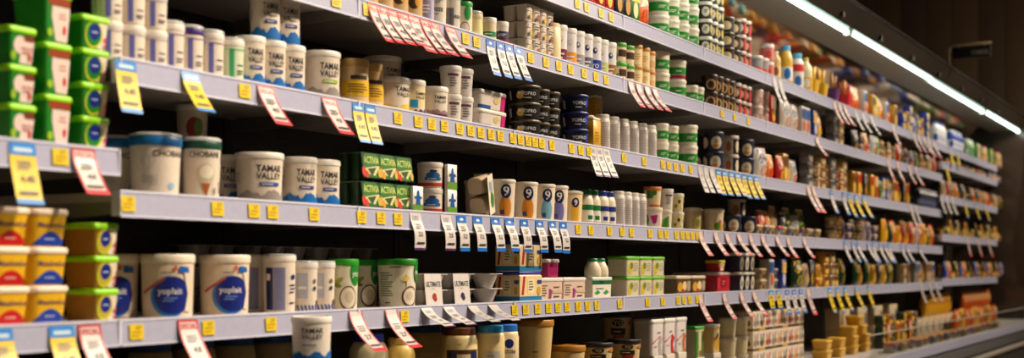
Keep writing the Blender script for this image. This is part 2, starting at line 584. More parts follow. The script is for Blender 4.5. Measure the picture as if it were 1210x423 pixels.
square_tub('marg_blue', .108, .13, .0845, YEL, (236, 214, 190), lambda p, a, h: (p.poly([(-a, h * .04)] + [(-a + 2 * a * i / 12, h * (.04 + .42 * math.sin(math.pi * i / 12))) for i in range(1, 12)] + [(a, h * .04)], (26, 62, 160)), p.text('MeadowLea', a * .1, h * .66, h * .16, (96, 60, 96), a * 1.7), p.bars(-a * .35, a * .5, h * .2, h * .28, 1, (180, 190, 220))))
square_tub('marg_red', .108, .13, .0845, YEL, (236, 214, 190), lambda p, a, h: (p.poly([(-a, h * .04)] + [(-a + 2 * a * i / 12, h * (.04 + .42 * math.sin(math.pi * i / 12))) for i in range(1, 12)] + [(a, h * .04)], (190, 24, 24)), p.text('MeadowLea', a * .1, h * .66, h * .16, (96, 60, 96), a * 1.7), p.bars(-a * .35, a * .5, h * .2, h * .28, 1, (230, 190, 180))))

def p_stripe(col, ink):
    def f(p, r, h):
        p.rect(-r * .1, r * .25, h * .1, h * .86, col); p.rect(-r * .9, -r * .8, h * .1, h * .86, col); p.bars(r * .5, r * 1.2, h * .42, h * .5, 1, ink, 3); p.bars(r * .45, r * 1.25, h * .2, h * .34, 2, ink, 8)
        p.rect(-r * .75, r * 1.3, h * .86, h * .88, col); p.bars(-r * 1.6, -r * 1.0, h * .3, h * .75, 5, (170, 165, 175), 6)
    return f
tub('stripe', .073, .066, .118, WARM, (225, 216, 205), p_stripe((104, 104, 176), (92, 88, 110)), 45, domed=.008)
tub('stripe_short', .073, .066, .092, WARM, (225, 216, 205), p_stripe((104, 104, 176), (92, 88, 110)), 45)
tub('stripe_navy', .073, .066, .118, WARM, (60, 40, 110), p_stripe((104, 104, 176), (92, 88, 110)), 45, domed=.008)
tub('stripe_green', .073, .066, .112, (206, 214, 182), (225, 216, 205), p_stripe((60, 170, 110), (60, 90, 60)), 45, domed=.006)

def p_tamar(base, badge, dy=0.0, sc=1.0):
    def f(p, r, h):
        p.text('TAMAR', 0, h * (.75 + dy), h * .15 * sc, INK, r * 1.15); p.text('VALLEY', 0, h * (.585 + dy), h * .13 * sc, INK, r * 1.15); p.bars(-r * .12, r * .12, h * .49, h * .52, 1, GREY)
        if badge: p.rect(-r * .45, r * .45, h * .37, h * .45, badge); p.bars(-r * .36, r * .36, h * .39, h * .43, 1, (220, 220, 225))
        if base: p.splash(-r * 1.5, r * 1.6, h * .015, h * .31, base, 3)
        p.rect(-r * 1.75, -r * 1.25, h * .42, h * .7, (206, 196, 184)); p.bars(-r * 1.7, -r * 1.3, h * .44, h * .68, 6, (160, 152, 146))
    return f
SPLB, SPLG = (20, 104, 178), (150, 140, 134)
tub('tamar1k', .086, .078, .135, WARM, LIDW, p_tamar(SPLB, (60, 70, 130)), 24)
tub('tamar2k', .136, .118, .138, WARM, LIDW, p_tamar(SPLG, (60, 84, 150)), 26)
tub('tamar2k_green', .116, .106, .142, WARM, LIDW, p_tamar(SPLG, (150, 180, 40)), 24)
tub('tamar_blue', .108, .098, .137, WARM, LIDW, p_tamar(SPLB, (60, 70, 140)), 24)
tub('tamar_yellow', .126, .112, .112, WARM, LIDW, p_tamar((216, 190, 60), None), 10)
tub('tamar_plain', .132, .118, .112, (206, 192, 176), LIDW, p_tamar((190, 150, 60), None, -.1), 10)
tub('tamar_purple', .098, .088, .11, WARM, LIDW, lambda p, r, h: (p.text('TAMAR', 0, h * .76, h * .12, INK, r), p.text('VALLEY', 0, h * .62, h * .1, INK, r), p.rect(-r, r, h * .06, h * .2, (94, 30, 62)), p.splash(-r, r, h * .2, h * .36, (150, 120, 130), 5)), 28)
tub('tamar_lilac', .09, .082, .115, (226, 206, 160), LIDW, lambda p, r, h: (p.rect(-r * .5, r * .1, h * .26, h * .5, (40, 140, 180)), p.text('TAMAR', r * .4, h * .7, h * .1, INK, r), p.text('VALLEY', r * .4, h * .58, h * .09, INK, r), p.splash(-r * .2, r * 1.2, h * .02, h * .24, (80, 50, 130), 4)), 35)
tub('tamar_front', .108, .096, .1235, (226, 216, 204), LIDW, lambda p, r, h: (p.text('TAMAR', 0, h * .79, h * .12, INK, r * 1.15), p.text('VALLEY', 0, h * .645, h * .11, INK, r * 1.15), p.bars(-r * .12, r * .14, h * .54, h * .57, 1, GREY), p.bars(-r * .5, r * .5, h * .42, h * .48, 1, (90, 100, 150)), p.splash(-r * 1.4, r * 1.4, h * .05, h * .32, SPLB, 9)), 50)
def p_cup_cone(p, r, h):
    p.text('CHOBANI', 0, h * .86, h * .12, (40, 38, 36), r * 1.6); p.ell(r * .05, h * .48, r * .5, h * .2, (206, 190, 160)); p.ell(r * .1, h * .52, r * .36, h * .13, (238, 228, 206), rot=.4)
    p.poly([(-r * .2, h * .3), (r * .3, h * .3), (r * .08, h * .04)], (176, 96, 40)); p.bars(r * .85, r * 1.1, h * .12, h * .35, 5, INK); p.rect(r * .5, r * .62, h * .1, h * .22, GREY)
def p_chob(p, r, h):
    p.text('CHOBANI', r * .45, h * .82, h * .12, (50, 46, 44), r * 1.6); p.ell(r * .5, h * .2, r * .16, h * .07, (150, 180, 210)); p.rect(-r * .75, -r * .1, h * .24, h * .42, (206, 196, 182)); p.bars(-r * .7, -r * .15, h * .26, h * .4, 4, (170, 160, 150))
    p.ell(-r * .45, h * .66, r * .3, h * .1, (206, 196, 184))
tub('chob_blue', .13, .112, .148, WARM, (24, 108, 178), p_chob, 36, lidh=.02, domed=.008)
tub('chob_green', .102, .088, .148, WARM, (18, 74, 54), p_cup_cone, 36, lidh=.016, domed=.01)
tub('chob_fruit', .09, .078, .14, (206, 194, 176), LIDW, lambda p, r, h: (p.ell(0, h * .58, r * .5, h * .24, (150, 50, 40)), p.ell(r * .3, h * .6, r * .3, h * .2, (96, 130, 60)), p.bars(-r * .4, r * .4, h * .1, h * .25, 2, INK)), 40)
def p_yop(p, r, h):
    p.ell(0, h * .38, r * .78, h * .36, (30, 120, 200), 26); p.ell(r * .08, h * .4, r * .72, h * .335, (24, 40, 130), 26); p.text('yoplait', -r * .02, h * .46, h * .15, (228, 224, 226), r * 1.2); p.bars(-r * .3, r * .3, h * .28, h * .38, 2, (110, 140, 210))
    p.poly([(-r * 1.15, h * .46), (-r * 1.08, h * .42), (-r * .2, h * .68), (-r * .24, h * .72)], (186, 80, 60)); p.poly([(r * .55, h * .12), (r * .85, h * .1), (r * .8, h * .3), (r * .72, h * .8), (r * .5, h * .82), (r * .7, h * .42)], (228, 214, 196))
    p.poly([(r * .3, h * .8), (r * .75, h * .8), (r * .7, h * .9), (r * .3, h * .92)], (30, 96, 180)); p.rect(r * .1, r * .22, h * .84, h * .93, (214, 90, 50)); p.bars(-r * .35, r * .25, h * .78, h * .82, 1, (70, 60, 80)); p.rect(-r * 1.75, -r * 1.62, h * .1, h * .6, (30, 60, 130))
tub('yop1k', .136, .122, .158, (226, 206, 180), (232, 218, 196), p_yop, 36, lidh=.018)
def p_block(col, side):
    def f(p, r, h):
        p.rect(-r * .95, -r * .45, h * .06, h * .86, (24, 30, 84)); p.rect(-r * .42, r * .3, h * .06, h * .86, col); p.bars(r * .6, r * 1.2, h * .36, h * .56, 3, (70, 60, 110)); p.ell(r * .9, h * .68, r * .2, h * .05, (30, 40, 120)); p.bars(r * .6, r * 1.2, h * .16, h * .22, 1, INK)
        p.rect(-r * .85, -r * .6, h * .62, h * .74, (226, 214, 200))
    return f
tub('tall_blue', .094, .086, .158, WARM, (226, 218, 206), p_block((132, 132, 168), 0), 45, domed=.004)
def p_cup_blue(p, r, h):
    p.rect(-r * .7, r * .15, h * .3, h * .86, (176, 176, 190)); p.rect(-r * .6, r * .05, h * .5, h * .56, (225, 220, 215))
    for i in range(9):
        u = -r * 1.2 + i * r * .3
        p.poly([(u, h * .02), (u + r * .14, h * .02), (u + r * .02, h * .15), (u - r * .12, h * .15)], (60, 84, 160)); p.lift -= .00035
    p.ell(r * .75, h * .68, r * .16, h * .05, (120, 100, 80)); p.ell(r * .75, h * .52, r * .16, h * .05, (60, 64, 110)); p.ell(r * 1.1, h * .2, r * .16, h * .07, (110, 80, 40))
tub('tall_small', .078, .07, .14, WARM, (218, 212, 206), p_cup_blue, 48, domed=.004)
def p_coco(p, r, h):
    p.ell(r * .5, h * .82, r * .46, h * .3, (30, 130, 44)); p.text('yoo', r * .5, h * .76, h * .13, (226, 232, 210), r * .6)
    p.ell(-r * .05, h * .26, r * .62, h * .27, (84, 56, 36)); p.ell(-r * .05, h * .27, r * .53, h * .23, (228, 214, 190)); p.ell(-r * .02, h * .28, r * .3, h * .13, (206, 190, 164)); p.ell(-r * .7, h * .64, r * .34, h * .05, (150, 150, 50), rot=.6); p.ell(-r * .8, h * .54, r * .3, h * .05, (110, 130, 40), rot=-.3)
def p_coco_side(p, r, h):
    p.bars(-r * 1.15, -r * .3, h * .24, h * .82, 11, (110, 130, 100), 4); p.bars(-r * .8, -r * .35, h * .08, h * .13, 1, INK); p.bars(-r * .5, r * .3, h * .9, h * .95, 1, (90, 90, 80))
    p.ell(r * .62, h * .24, r * .5, h * .25, (84, 56, 36)); p.ell(r * .62, h * .25, r * .42, h * .2, (228, 214, 190)); p.ell(r * .58, h * .26, r * .22, h * .1, (206, 190, 164)); p.rect(r * .3, r * .36, h * .46, h * .74, (96, 76, 30)); p.ell(r * .3, h * .66, r * .2, h * .06, (226, 196, 90)); p.ell(r * 1.25, h * .84, r * .4, h * .28, (30, 130, 44)); p.text('yoo', r * 1.1, h * .78, h * .12, (226, 232, 210), r * .4)
tub('coco', .094, .082, .15, (222, 214, 186), (40, 150, 34), p_coco, 30, lidh=.016)
tub('coco_side', .13, .112, .152, (222, 214, 190), (40, 150, 34), p_coco_side, 50, lidh=.016)
tub('gold_jar', .088, .086, .14, (214, 182, 130), (196, 160, 96), lambda p, r, h: (p.rect(-r * 1.3, r * 1.5, h * .22, h * .62, (214, 170, 30)), p.rect(-r * .5, r * .8, h * .64, h * .74, (50, 36, 26)), p.bars(-r * .8, r * 1.0, h * .3, h * .55, 4, (120, 86, 20))), 40, lidh=.02, name='cream_jar', cat='jar')
# top shelf near the red tickets
tub('greek', .08, .07, .13, (216, 206, 190), (190, 186, 180), lambda p, r, h: (p.text('GREEK', 0, h * .5, h * .11, INK, r * 1.3), p.bars(-r * .4, r * .4, h * .34, h * .4, 1, GREY), p.bars(-r * .6, r * .6, h * .66, h * .86, 3, GREY)), 45, domed=.004)
tub('greek_b', .074, .066, .124, (210, 200, 186), (190, 186, 180), lambda p, r, h: (p.text('GREEK', r * .5, h * .45, h * .1, INK, r * 1.1), p.rect(-r * .7, r * .1, h * .1, h * .7, (110, 106, 110))), 45, domed=.004)
tub('coco_s', .07, .062, .115, (222, 214, 190), (40, 150, 60), lambda p, r, h: (p.ell(r * .3, h * .74, r * .4, h * .24, (30, 140, 60)), p.ell(0, h * .24, r * .5, h * .2, (110, 90, 70)), p.ell(0, h * .25, r * .4, h * .16, (226, 214, 196))), 45)
tub('brown_cup', .082, .074, .13, (196, 160, 110), (214, 196, 170), lambda p, r, h: (p.ell(0, h * .5, r * .5, h * .2, (60, 40, 20)), p.ell(r * .4, h * .5, r * .3, h * .14, (214, 150, 40))), 45)
tub('lilac_cup', .07, .064, .12, (180, 170, 190), (200, 190, 196), lambda p, r, h: (p.rect(-r * .5, r * .6, h * .1, h * .7, (150, 140, 170)), p.bars(-r * .3, r * .5, h * .3, h * .6, 3, (220, 216, 226))), 45)
tub('custard_jar', .062, .062, .085, (228, 214, 150), (214, 190, 150), None, name='custard_jar', cat='jar', domed=.01)
tub('green_lab', .062, .058, .088, (222, 206, 170), LIDW, lambda p, r, h: (p.rect(-r, r, h * .28, h * .5, (20, 130, 80)), p.bars(-r * .7, r * .6, h * .34, h * .46, 1, (220, 226, 210))), 40)
tub('purple_lab', .062, .058, .088, (214, 204, 196), LIDW, lambda p, r, h: (p.rect(-r, r, h * .2, h * .7, (60, 50, 84)), p.rect(-r, r, h * .2, h * .34, (120, 30, 50)), p.bars(-r * .6, r * .6, h * .45, h * .6, 2, (200, 196, 206))), 40)
square_tub('butter_tub', .09, .11, .06, (214, 204, 188), (206, 198, 186), lambda p, a, h: (p.rect(-a, a, h * .1, h * .5, (200, 180, 130)),), name='yoghurt_tub')
def p_flower(p, a, z0, h):
    for s in (-1, 1):
        q = s * a * .5
        p.bars(q - a * .36, q + a * .36, z0 + h * .55, z0 + h * .85, 2, (80, 70, 60)); p.ell(q + a * .1, z0 + h * .32, a * .2, h * .2, (150, 80, 60) if s > 0 else (200, 170, 60)); p.ell(q - a * .15, z0 + h * .22, a * .12, h * .12, (60, 60, 40))
multipack('white_four', 2, 2, .055, .06, (216, 202, 186), None, p_flower, roundc=.3, taper=.9, lidc=(214, 200, 186))
# tall shakers and pots on the second shelf
def p_pot(base, mark, word=None):
    def f(p, r, h):
        p.rect(-r * 1.5, r * 1.6, h * .02, h * .42, base); p.ell(r * .1, h * .7, r * .26, h * .09, mark); p.ell(r * .16, h * .72, r * .1, h * .04, WHITE); p.bars(-r * .9, -r * .5, h * .5, h * .88, 3, (176, 170, 176))
        if word: p.text(word, r * .1, h * .24, h * .13, (226, 226, 236), r * .9)
        else: p.bars(-r * .4, r * .6, h * .12, h * .34, 2, (220, 210, 210))
    return f
for kx, base, mk, wd in (('pot_purple', (110, 24, 66), (180, 176, 190), None), ('pot_orange', (224, 140, 30), (200, 190, 190), None), ('pot_grey', (150, 146, 152), (90, 96, 130), None), ('pot_navy', (96, 100, 120), (34, 44, 110), None), ('pot_blue', (24, 50, 150), (34, 44, 110), 'YO'), ('pot_lime', (180, 186, 110), (180, 176, 190), None), ('pot_brown', (150, 96, 30), (40, 60, 110), None)):
    tub(kx, .076, .07, .15, (216, 212, 212), (222, 216, 208), p_pot(base, mk, wd), 52, lidh=.016, name='yoghurt_pot', cat='pot')
bottle('cream_bottle', .078, .148, (232, 216, 168), (228, 212, 170), None, capD=.86, shoulder=.84, caph=.014)
tub('dessert_green', .082, .07, .082, (222, 206, 170), (70, 150, 40), lambda p, r, h: (p.rect(-r * .2, r * 1.2, h * .34, h * .76, (70, 44, 30)), p.rect(-r, -r * .3, h * .1, h * .5, (60, 140, 40))), 45, name='dessert_cup', cat='cup')
tub('dessert_gold', .08, .072, .09, (232, 206, 160), (176, 128, 50), lambda p, r, h: (p.bars(-r * .6, r * .6, h * .3, h * .7, 3, (200, 160, 100)),), 45, name='dessert_cup', cat='cup')
tub('dessert_orange', .07, .064, .086, (226, 200, 160), (200, 120, 40), lambda p, r, h: (p.rect(-r * .6, r * .8, h * .2, h * .6, (214, 170, 110)),), 45, name='dessert_cup', cat='cup')
def p_jalna(p, r, h):
    p.rect(-r * 1.5, r * 1.7, h * .2, h * .7, (34, 138, 42)); p.bars(-r * .3, r * .5, h * .36, h * .54, 2, (226, 230, 214)); p.ell(r * .9, h * .4, r * .12, h * .08, (226, 230, 214))
tub('wg_tub', .104, .094, .098, (226, 218, 196), (228, 220, 204), p_jalna, 50, lidh=.014)
tub('wg_tub_l', .126, .112, .102, (226, 218, 196), (228, 220, 204), p_jalna, 52, lidh=.016)
tub('wg_small', .078, .07, .085, (226, 218, 196), (228, 220, 204), p_jalna, 52, lidh=.012)
tub('wg_red', .098, .088, .092, (226, 218, 196), (228, 220, 204), lambda p, r, h: (p.rect(-r * 1.5, r * 1.7, h * .3, h * .72, (34, 138, 42)), p.rect(-r * 1.5, r * 1.7, h * .06, h * .26, (150, 30, 60)), p.bars(-r * .3, r * .5, h * .42, h * .58, 1, (226, 230, 214))), 50, lidh=.014)
# protein pots
def p_pro(bg, flower):
    def f(p, r, h):
        if flower: p.ell(-r * .55, h * .42, r * .24, h * .2, (214, 180, 70)); p.ell(-r * .4, h * .6, r * .16, h * .12, (226, 200, 120)); p.ell(-r * .6, h * .6, r * .1, h * .1, (240, 230, 190))
        else: p.ell(r * .75, h * .55, r * .28, h * .26, (40, 64, 170))
        p.text('YOPRO', 0, h * .55, h * .22, (224, 222, 222), r * 1.15); p.bars(-r * .35, r * .4, h * .22, h * .36, 1, (200, 196, 190)); p.rect(-r * 1.55, -r * 1.2, h * .2, h * .75, (214, 210, 204)); p.bars(-r * 1.5, -r * 1.25, h * .22, h * .73, 7, INK)
    return f
tub('pro_wide', .124, .106, .064, (26, 22, 22), (84, 72, 44), p_pro(0, 1), 45, lidh=.006)
tub('pro_small', .084, .072, .062, (26, 22, 22), (84, 72, 44), p_pro(0, 1), 48, lidh=.006)
tub('pro_blue', .108, .09, .068, (14, 18, 50), (34, 44, 110), p_pro(0, 0), 45, lidh=.006)
carton('yellow_box', .07, .09, .112, (206, 156, 34), lambda p, a, h: (p.bars(-a * .6, a * .6, h * .2, h * .6, 4, (150, 104, 20)),), name='yoghurt_box', cat='box', topc=(216, 206, 190))
bottle('white_bottle', .066, .148, (206, 196, 188), (214, 206, 196), lambda p, r, h: (p.bars(-r * .8, r * .9, h * .1, h * .95, 12, (176, 168, 166), 3),), capD=.82, shoulder=.84, caph=.016, waist=.97)
def p_navy(p, r, h):
    p.rect(-r * 1.6, r * 1.8, h * .05, h * .95, (24, 30, 60)); p.ell(0, h * .52, r * .55, h * .38, (222, 206, 176)); p.bars(-r * .25, r * .25, h * .5, h * .7, 2, (120, 110, 110)); p.ell(-.1 * r, h * .32, r * .35, h * .1, (206, 140, 60)); p.ell(-r * 1.3, h * .52, r * .42, h * .34, (222, 206, 176))
tub('navy_tub', .104, .094, .098, (36, 40, 66), (40, 42, 60), p_navy, 55)
tub('navy_cream', .1, .09, .098, (216, 196, 166), (196, 184, 170), lambda p, r, h: (p.rect(r * .2, r * 1.8, h * .05, h * .95, (24, 30, 60)), p.ell(r * .8, h * .5, r * .3, h * .36, (222, 206, 176)), p.ell(-r * .3, h * .5, r * .3, h * .3, (196, 120, 60))), 55)
# active yoghurt packs
def p_act(fruit):
    def f(p, a, z0, h):
        p.rect(-a, a, z0, z0 + h, (16, 56, 20)); p.poly([(-a * .88, z0 + h * .04), (a * .9, z0 + h * .04), (a * .9, z0 + h * .86), (a * .6, z0 + h * .97), (-a * .6, z0 + h * .97), (-a * .88, z0 + h * .86)], (40, 110, 32)); p.text('ACTIVIA', a * .05, z0 + h * .72, h * .28, (206, 214, 110), a * 1.7)
        p.poly([(-a, z0 + h * .36), (a * .6, z0 + h * .5), (a * .95, z0 + h * .5), (a * .3, z0 + h * .1), (-a * .4, z0 + h * .16)], (206, 200, 140)); p.poly([(-a * .5, z0 + h * .36), (a * .5, z0 + h * .44), (a * .0, z0 + h * .08)], (40, 70, 20))
        p.ell(-a * .9, z0 + h * .24, a * .22, h * .2, fruit); p.ell(-a * .62, z0 + h * .14, a * .18, h * .15, fruit); p.ell(a * .78, z0 + h * .22, a * .18, h * .18, (196, 170, 70))
    return f
multipack('act_red', 2, 2, .0465, .084, (20, 58, 24), (30, 92, 28), p_act((196, 50, 30)), roundc=.35, taper=.9, lidc=(90, 110, 80))
multipack('act_gold', 2, 2, .0465, .084, (20, 58, 24), (30, 92, 28), p_act((206, 150, 40)), roundc=.35, taper=.9, lidc=(90, 110, 80))
def p_cow(p, r, h):
    p.rect(-r * 1.6, r * 1.7, h * .08, h * .24, (176, 60, 50)); p.ell(r * .1, h * .58, r * .6, h * .16, (40, 90, 150)); p.rect(-r * .6, r * .8, h * .36, h * .5, (40, 90, 150)); p.bars(-r * .4, r * .6, h * .4, h * .46, 1, (220, 216, 220)); p.ell(r * .1, h * .78, r * .3, h * .06, (30, 60, 110))
tub('cow_cup', .086, .08, .084, (222, 206, 190), (206, 196, 186), p_cow, 50, name='yoghurt_cup', cat='cup')
carton('cow_card', .058, .012, .082, (222, 216, 212), lambda p, a, h: (p.rect(-a, a, 0, h * .3, (96, 140, 50)), p.poly([(-a * .5, h * .3), (a * .5, h * .3), (a * .3, h * .6), (a * .15, h * .85), (-a * .15, h * .85), (-a * .3, h * .6)], (30, 84, 150)), p.rect(-a * .7, a * .7, h * .52, h * .62, (30, 84, 150))), name='yoghurt_sleeve', cat='card sleeve', bev=.0008)
multipack('tray', 2, 1, .07, .075, (206, 184, 152), (224, 214, 196), lambda p, a, z0, h: (p.ell(a * .3, z0 + h * .6, a * .4, h * .3, (60, 120, 40)), p.bars(-a * .7, a * .0, z0 + h * .2, z0 + h * .8, 3, (120, 170, 206))), roundc=.3, taper=.88, lidc=(200, 186, 160))
def p_nine(band):
    def f(p, r, h):
        p.ell(-r * .15, h * .36, r * .36, h * .3, band, rot=-.15); p.ell(r * .15, h * .3, r * .3, h * .26, band); p.rect(-r * .3, r * .25, h * .3, h * .66, band); p.ell(0, h * .74, r * .4, h * .19, (30, 34, 80)); p.text('9', 0, h * .74, h * .26, (226, 222, 216)); p.rect(-r * .45, -r * .15, h * .12, h * .24, (70, 60, 120))
    return f
for kx, c in (('nine_orange', (222, 140, 40)), ('nine_blue', (120, 176, 200)), ('nine_lilac', (120, 116, 180)), ('nine_gold', (226, 170, 50))):
    tub(kx, .1, .084, .142, (224, 208, 186), (220, 208, 192), p_nine(c), 42, lidh=.008)
tub('nine_wide', .114, .098, .128, (224, 200, 160), (220, 206, 186), lambda p, r, h: (p.rect(-r * .2, r * .35, h * .06, h * .6, (226, 170, 40)), p.ell(r * .08, h * .68, r * .3, h * .16, (30, 34, 80)), p.text('9', r * .08, h * .68, h * .2, (226, 222, 216)), p.bars(-r * 1.3, -r * .8, h * .2, h * .5, 4, (90, 80, 90)), p.ell(-r * 1.1, h * .66, r * .24, h * .13, (30, 34, 80))), 38, lidh=.008)
def p_milk(c):
    def f(p, r, h):
        p.rect(-r * 1.8, r * 2, h * .62, h * .84, c); p.rect(-r * .7, r * .9, h * .12, h * .56, (222, 216, 206)); p.rect(-r * .2, r * .5, h * .2, h * .38, c)
    return f
bottle('milk_green', .068, .14, (226, 214, 190), (20, 100, 50), p_milk((20, 110, 50)), capD=.7, shoulder=.66, caph=.02)
bottle('milk_blue', .068, .14, (226, 214, 190), (24, 40, 120), p_milk((30, 44, 130)), capD=.7, shoulder=.66, caph=.02)
tub('snack_top', .082, .064, .092, (226, 206, 176), (196, 120, 50), lambda p, r, h: (p.rect(-r * .9, r * .2, h * .5, h * .95, (60, 110, 30)), p.ell(r * .1, h * .4, r * .4, h * .3, (226, 200, 150)), p.rect(-r * .6, r * .8, h * .02, h * .14, (206, 110, 40))), 50, name='yoghurt_cup', cat='cup')
tub('snack_pink', .09, .074, .095, (222, 206, 186), (214, 200, 180), lambda p, r, h: (p.poly([(-r * .5, h * .7), (r * .3, h * .75), (r * .15, h * .3), (-r * .2, h * .25)], (176, 30, 120)), p.ell(-r * .9, h * .5, r * .25, h * .3, (60, 110, 30)), p.ell(r * .8, h * .5, r * .3, h * .3, (230, 220, 200))), 48, name='yoghurt_cup', cat='cup')
tub('snack_clear', .076, .064, .095, (212, 204, 194), (214, 208, 200), lambda p, r, h: (p.bars(-r * .3, r * .5, h * .3, h * .7, 4, (120, 110, 116)), p.rect(-r * .4, r * .6, h * .74, h * .84, (96, 60, 84))), 45, name='yoghurt_cup', cat='cup')
tub('snack_green', .072, .06, .09, (216, 204, 180), (214, 204, 186), lambda p, r, h: (p.poly([(-r * .6, h * .1), (r * .4, h * .1), (r * .3, h * .8), (-r * .4, h * .6)], (70, 140, 40)),), 50, name='yoghurt_cup', cat='cup')
tub('snack_spot', .08, .068, .085, (214, 196, 140), (214, 204, 186), lambda p, r, h: [p.ell(-r * 1.2 + i * r * .45, h * (.35 + .3 * (i % 2)), r * .18, h * .13, ((60, 50, 30), (226, 214, 190), (120, 120, 40))[i % 3]) for i in range(6)], 50, name='yoghurt_cup', cat='cup')
tub('beige_tub', .098, .084, .118, (196, 172, 126), (206, 190, 160), lambda p, r, h: (p.rect(-r * .3, r * 1.2, h * .1, h * .6, (176, 150, 90)), p.ell(r * .4, h * .4, r * .3, h * .2, (110, 120, 40))), 50)
tub('fruit_tub', .106, .09, .12, (206, 184, 146), (206, 196, 176), lambda p, r, h: (p.ell(r * .4, h * .5, r * .3, h * .36, (226, 214, 190)), p.ell(r * .2, h * .3, r * .36, h * .18, (90, 140, 40)), p.ell(r * .7, h * .25, r * .22, h * .16, (206, 150, 40)), p.ell(r * .5, h * .5, r * .15, h * .1, (196, 80, 40))), 55)
# desserts on the fourth shelf
def _ult(key, dot, nx=1):
    def pr(p, a, z0, h):
        p.text('ULTIMATE', 0, z0 + h * .68, h * .17, (64, 56, 60), a * 1.75); p.bars(-a * .3, a * .3, z0 + h * .52, z0 + h * .56, 1, GREY); p.ell(a * .02, z0 + h * .3, a * .24, h * .1, dot); p.ell(a * .12, z0 + h * .22, a * .18, h * .07, dot)
    multipack(key, 2, 2, .076, .052, (186, 178, 172), (214, 206, 200), pr, layers=2, card_h=.104, card_w=.1, roundc=.5, taper=.62, lidc=(200, 192, 188), name='dessert_pack', cat='dessert pack')
_ult('ult_red', (170, 50, 50)); _ult('ult_violet', (54, 44, 90))
multipack('bowls', 1, 2, .1, .052, (176, 168, 164), None, None, layers=2, roundc=.5, taper=.6, lidc=(214, 208, 200), name='dessert_pack', cat='dessert pack')
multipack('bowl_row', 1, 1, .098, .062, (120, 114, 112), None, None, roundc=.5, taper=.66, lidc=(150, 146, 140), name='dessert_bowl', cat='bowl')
def p_stripebox(p, a, h):
    p.rect(-a, a, h * .02, h * .2, (40, 120, 170)); p.rect(-a, a, h * .2, h * .95, (232, 206, 150)); p.poly([(-a * .7, h * .95), (-a * .5, h * .95), (-a * .66, h * .25), (-a * .86, h * .25)], (180, 40, 50)); p.rect(-a * .3, a * .3, h * .3, h * .85, (238, 222, 176)); p.bars(-a * .25, a * .25, h * .4, h * .8, 4, (120, 100, 70)); p.rect(a * .55, a * .95, h * .66, h * .8, (40, 60, 140)); p.ell(a * .7, h * .4, a * .16, h * .16, (206, 160, 60))
carton('stripe_box', .17, .1, .098, (226, 206, 176), p_stripebox, p_stripebox, name='yoghurt_carton', cat='carton', topc=(24, 44, 140))
def p_pink(p, a, h):
    p.bars(-a * .9, -a * .3, h * .2, h * .8, 5, (120, 90, 84)); p.poly([(-a * .2, h * .1), (0, h * .1), (a * .1, h * .5), (-a * .15, h * .6)], (150, 60, 120)); p.bars(a * .2, a * .9, h * .6, h * .72, 1, (110, 70, 50)); p.bars(a * .2, a * .9, h * .12, h * .26, 1, (70, 50, 30)); p.rect(a * .15, a * .95, h * .36, h * .5, (206, 180, 150))
square_tub('pink_box', .2, .07, .086, (216, 190, 170), (222, 206, 194), p_pink, lambda p, a, h: (p.rect(-a * .8, a * .6, h * .1, h * .9, (170, 30, 90)), p.ell(a * .1, h * .3, a * .3, h * .16, (206, 150, 160))), taper=.96, corner=.1, name='dip_tub')
square_tub('magenta_tub', .1, .07, .07, (170, 40, 100), (214, 200, 194), lambda p, a, h: (p.rect(-a * .6, a * .6, h * .2, h * .7, (150, 26, 84)),), taper=.94, name='dip_tub')
def p_greenlab(p, a, h):
    p.rect(-a, a, h * .74, h * .98, (24, 100, 50)); p.rect(-a * .3, a * .1, h * .78, h * .96, (20, 50, 40)); p.bars(-a * .7, a * .5, h * .48, h * .56, 1, (40, 90, 60)); p.poly([(-a * .8, h * .3), (-a * .5, h * .45), (-a * .2, h * .3), (-a * .5, h * .2)], (60, 150, 70)); p.poly([(a * .1, h * .3), (a * .4, h * .45), (a * .7, h * .3), (a * .4, h * .2)], (60, 150, 70))
square_tub('dip_green', .19, .07, .086, (226, 220, 206), (206, 214, 200), p_greenlab, taper=.95, corner=.12, name='dip_tub')
bottle('dip_jar', .07, .075, (226, 214, 186), (24, 130, 80), None, capD=.55, shoulder=.3, caph=.012, name='dip_jar', cat='jar')
def p_limelab(p, a, h):
    p.ell(-a * .5, h * .4, a * .3, h * .3, (206, 180, 40)); p.ell(-a * .3, h * .6, a * .25, h * .2, (120, 130, 30)); p.bars(a * .0, a * .9, h * .3, h * .8, 4, (176, 168, 150)); p.rect(-a, a, h * .02, h * .1, (206, 196, 150))
square_tub('dip_lime', .14, .1, .086, (206, 196, 164), (96, 176, 40), p_limelab, taper=.95, corner=.12, name='dip_tub')
square_tub('dip_dark', .19, .1, .086, (84, 62, 34), (206, 190, 160), lambda p, a, h: (p.ell(-a * .5, h * .45, a * .34, h * .3, (206, 150, 50)), p.ell(a * .1, h * .5, a * .3, h * .3, (226, 196, 140)), p.rect(a * .45, a * .95, h * .2, h * .8, (170, 150, 130)), p.ell(-a * .1, h * .2, a * .2, h * .12, (160, 50, 30))), taper=.95, corner=.12, name='dip_tub')
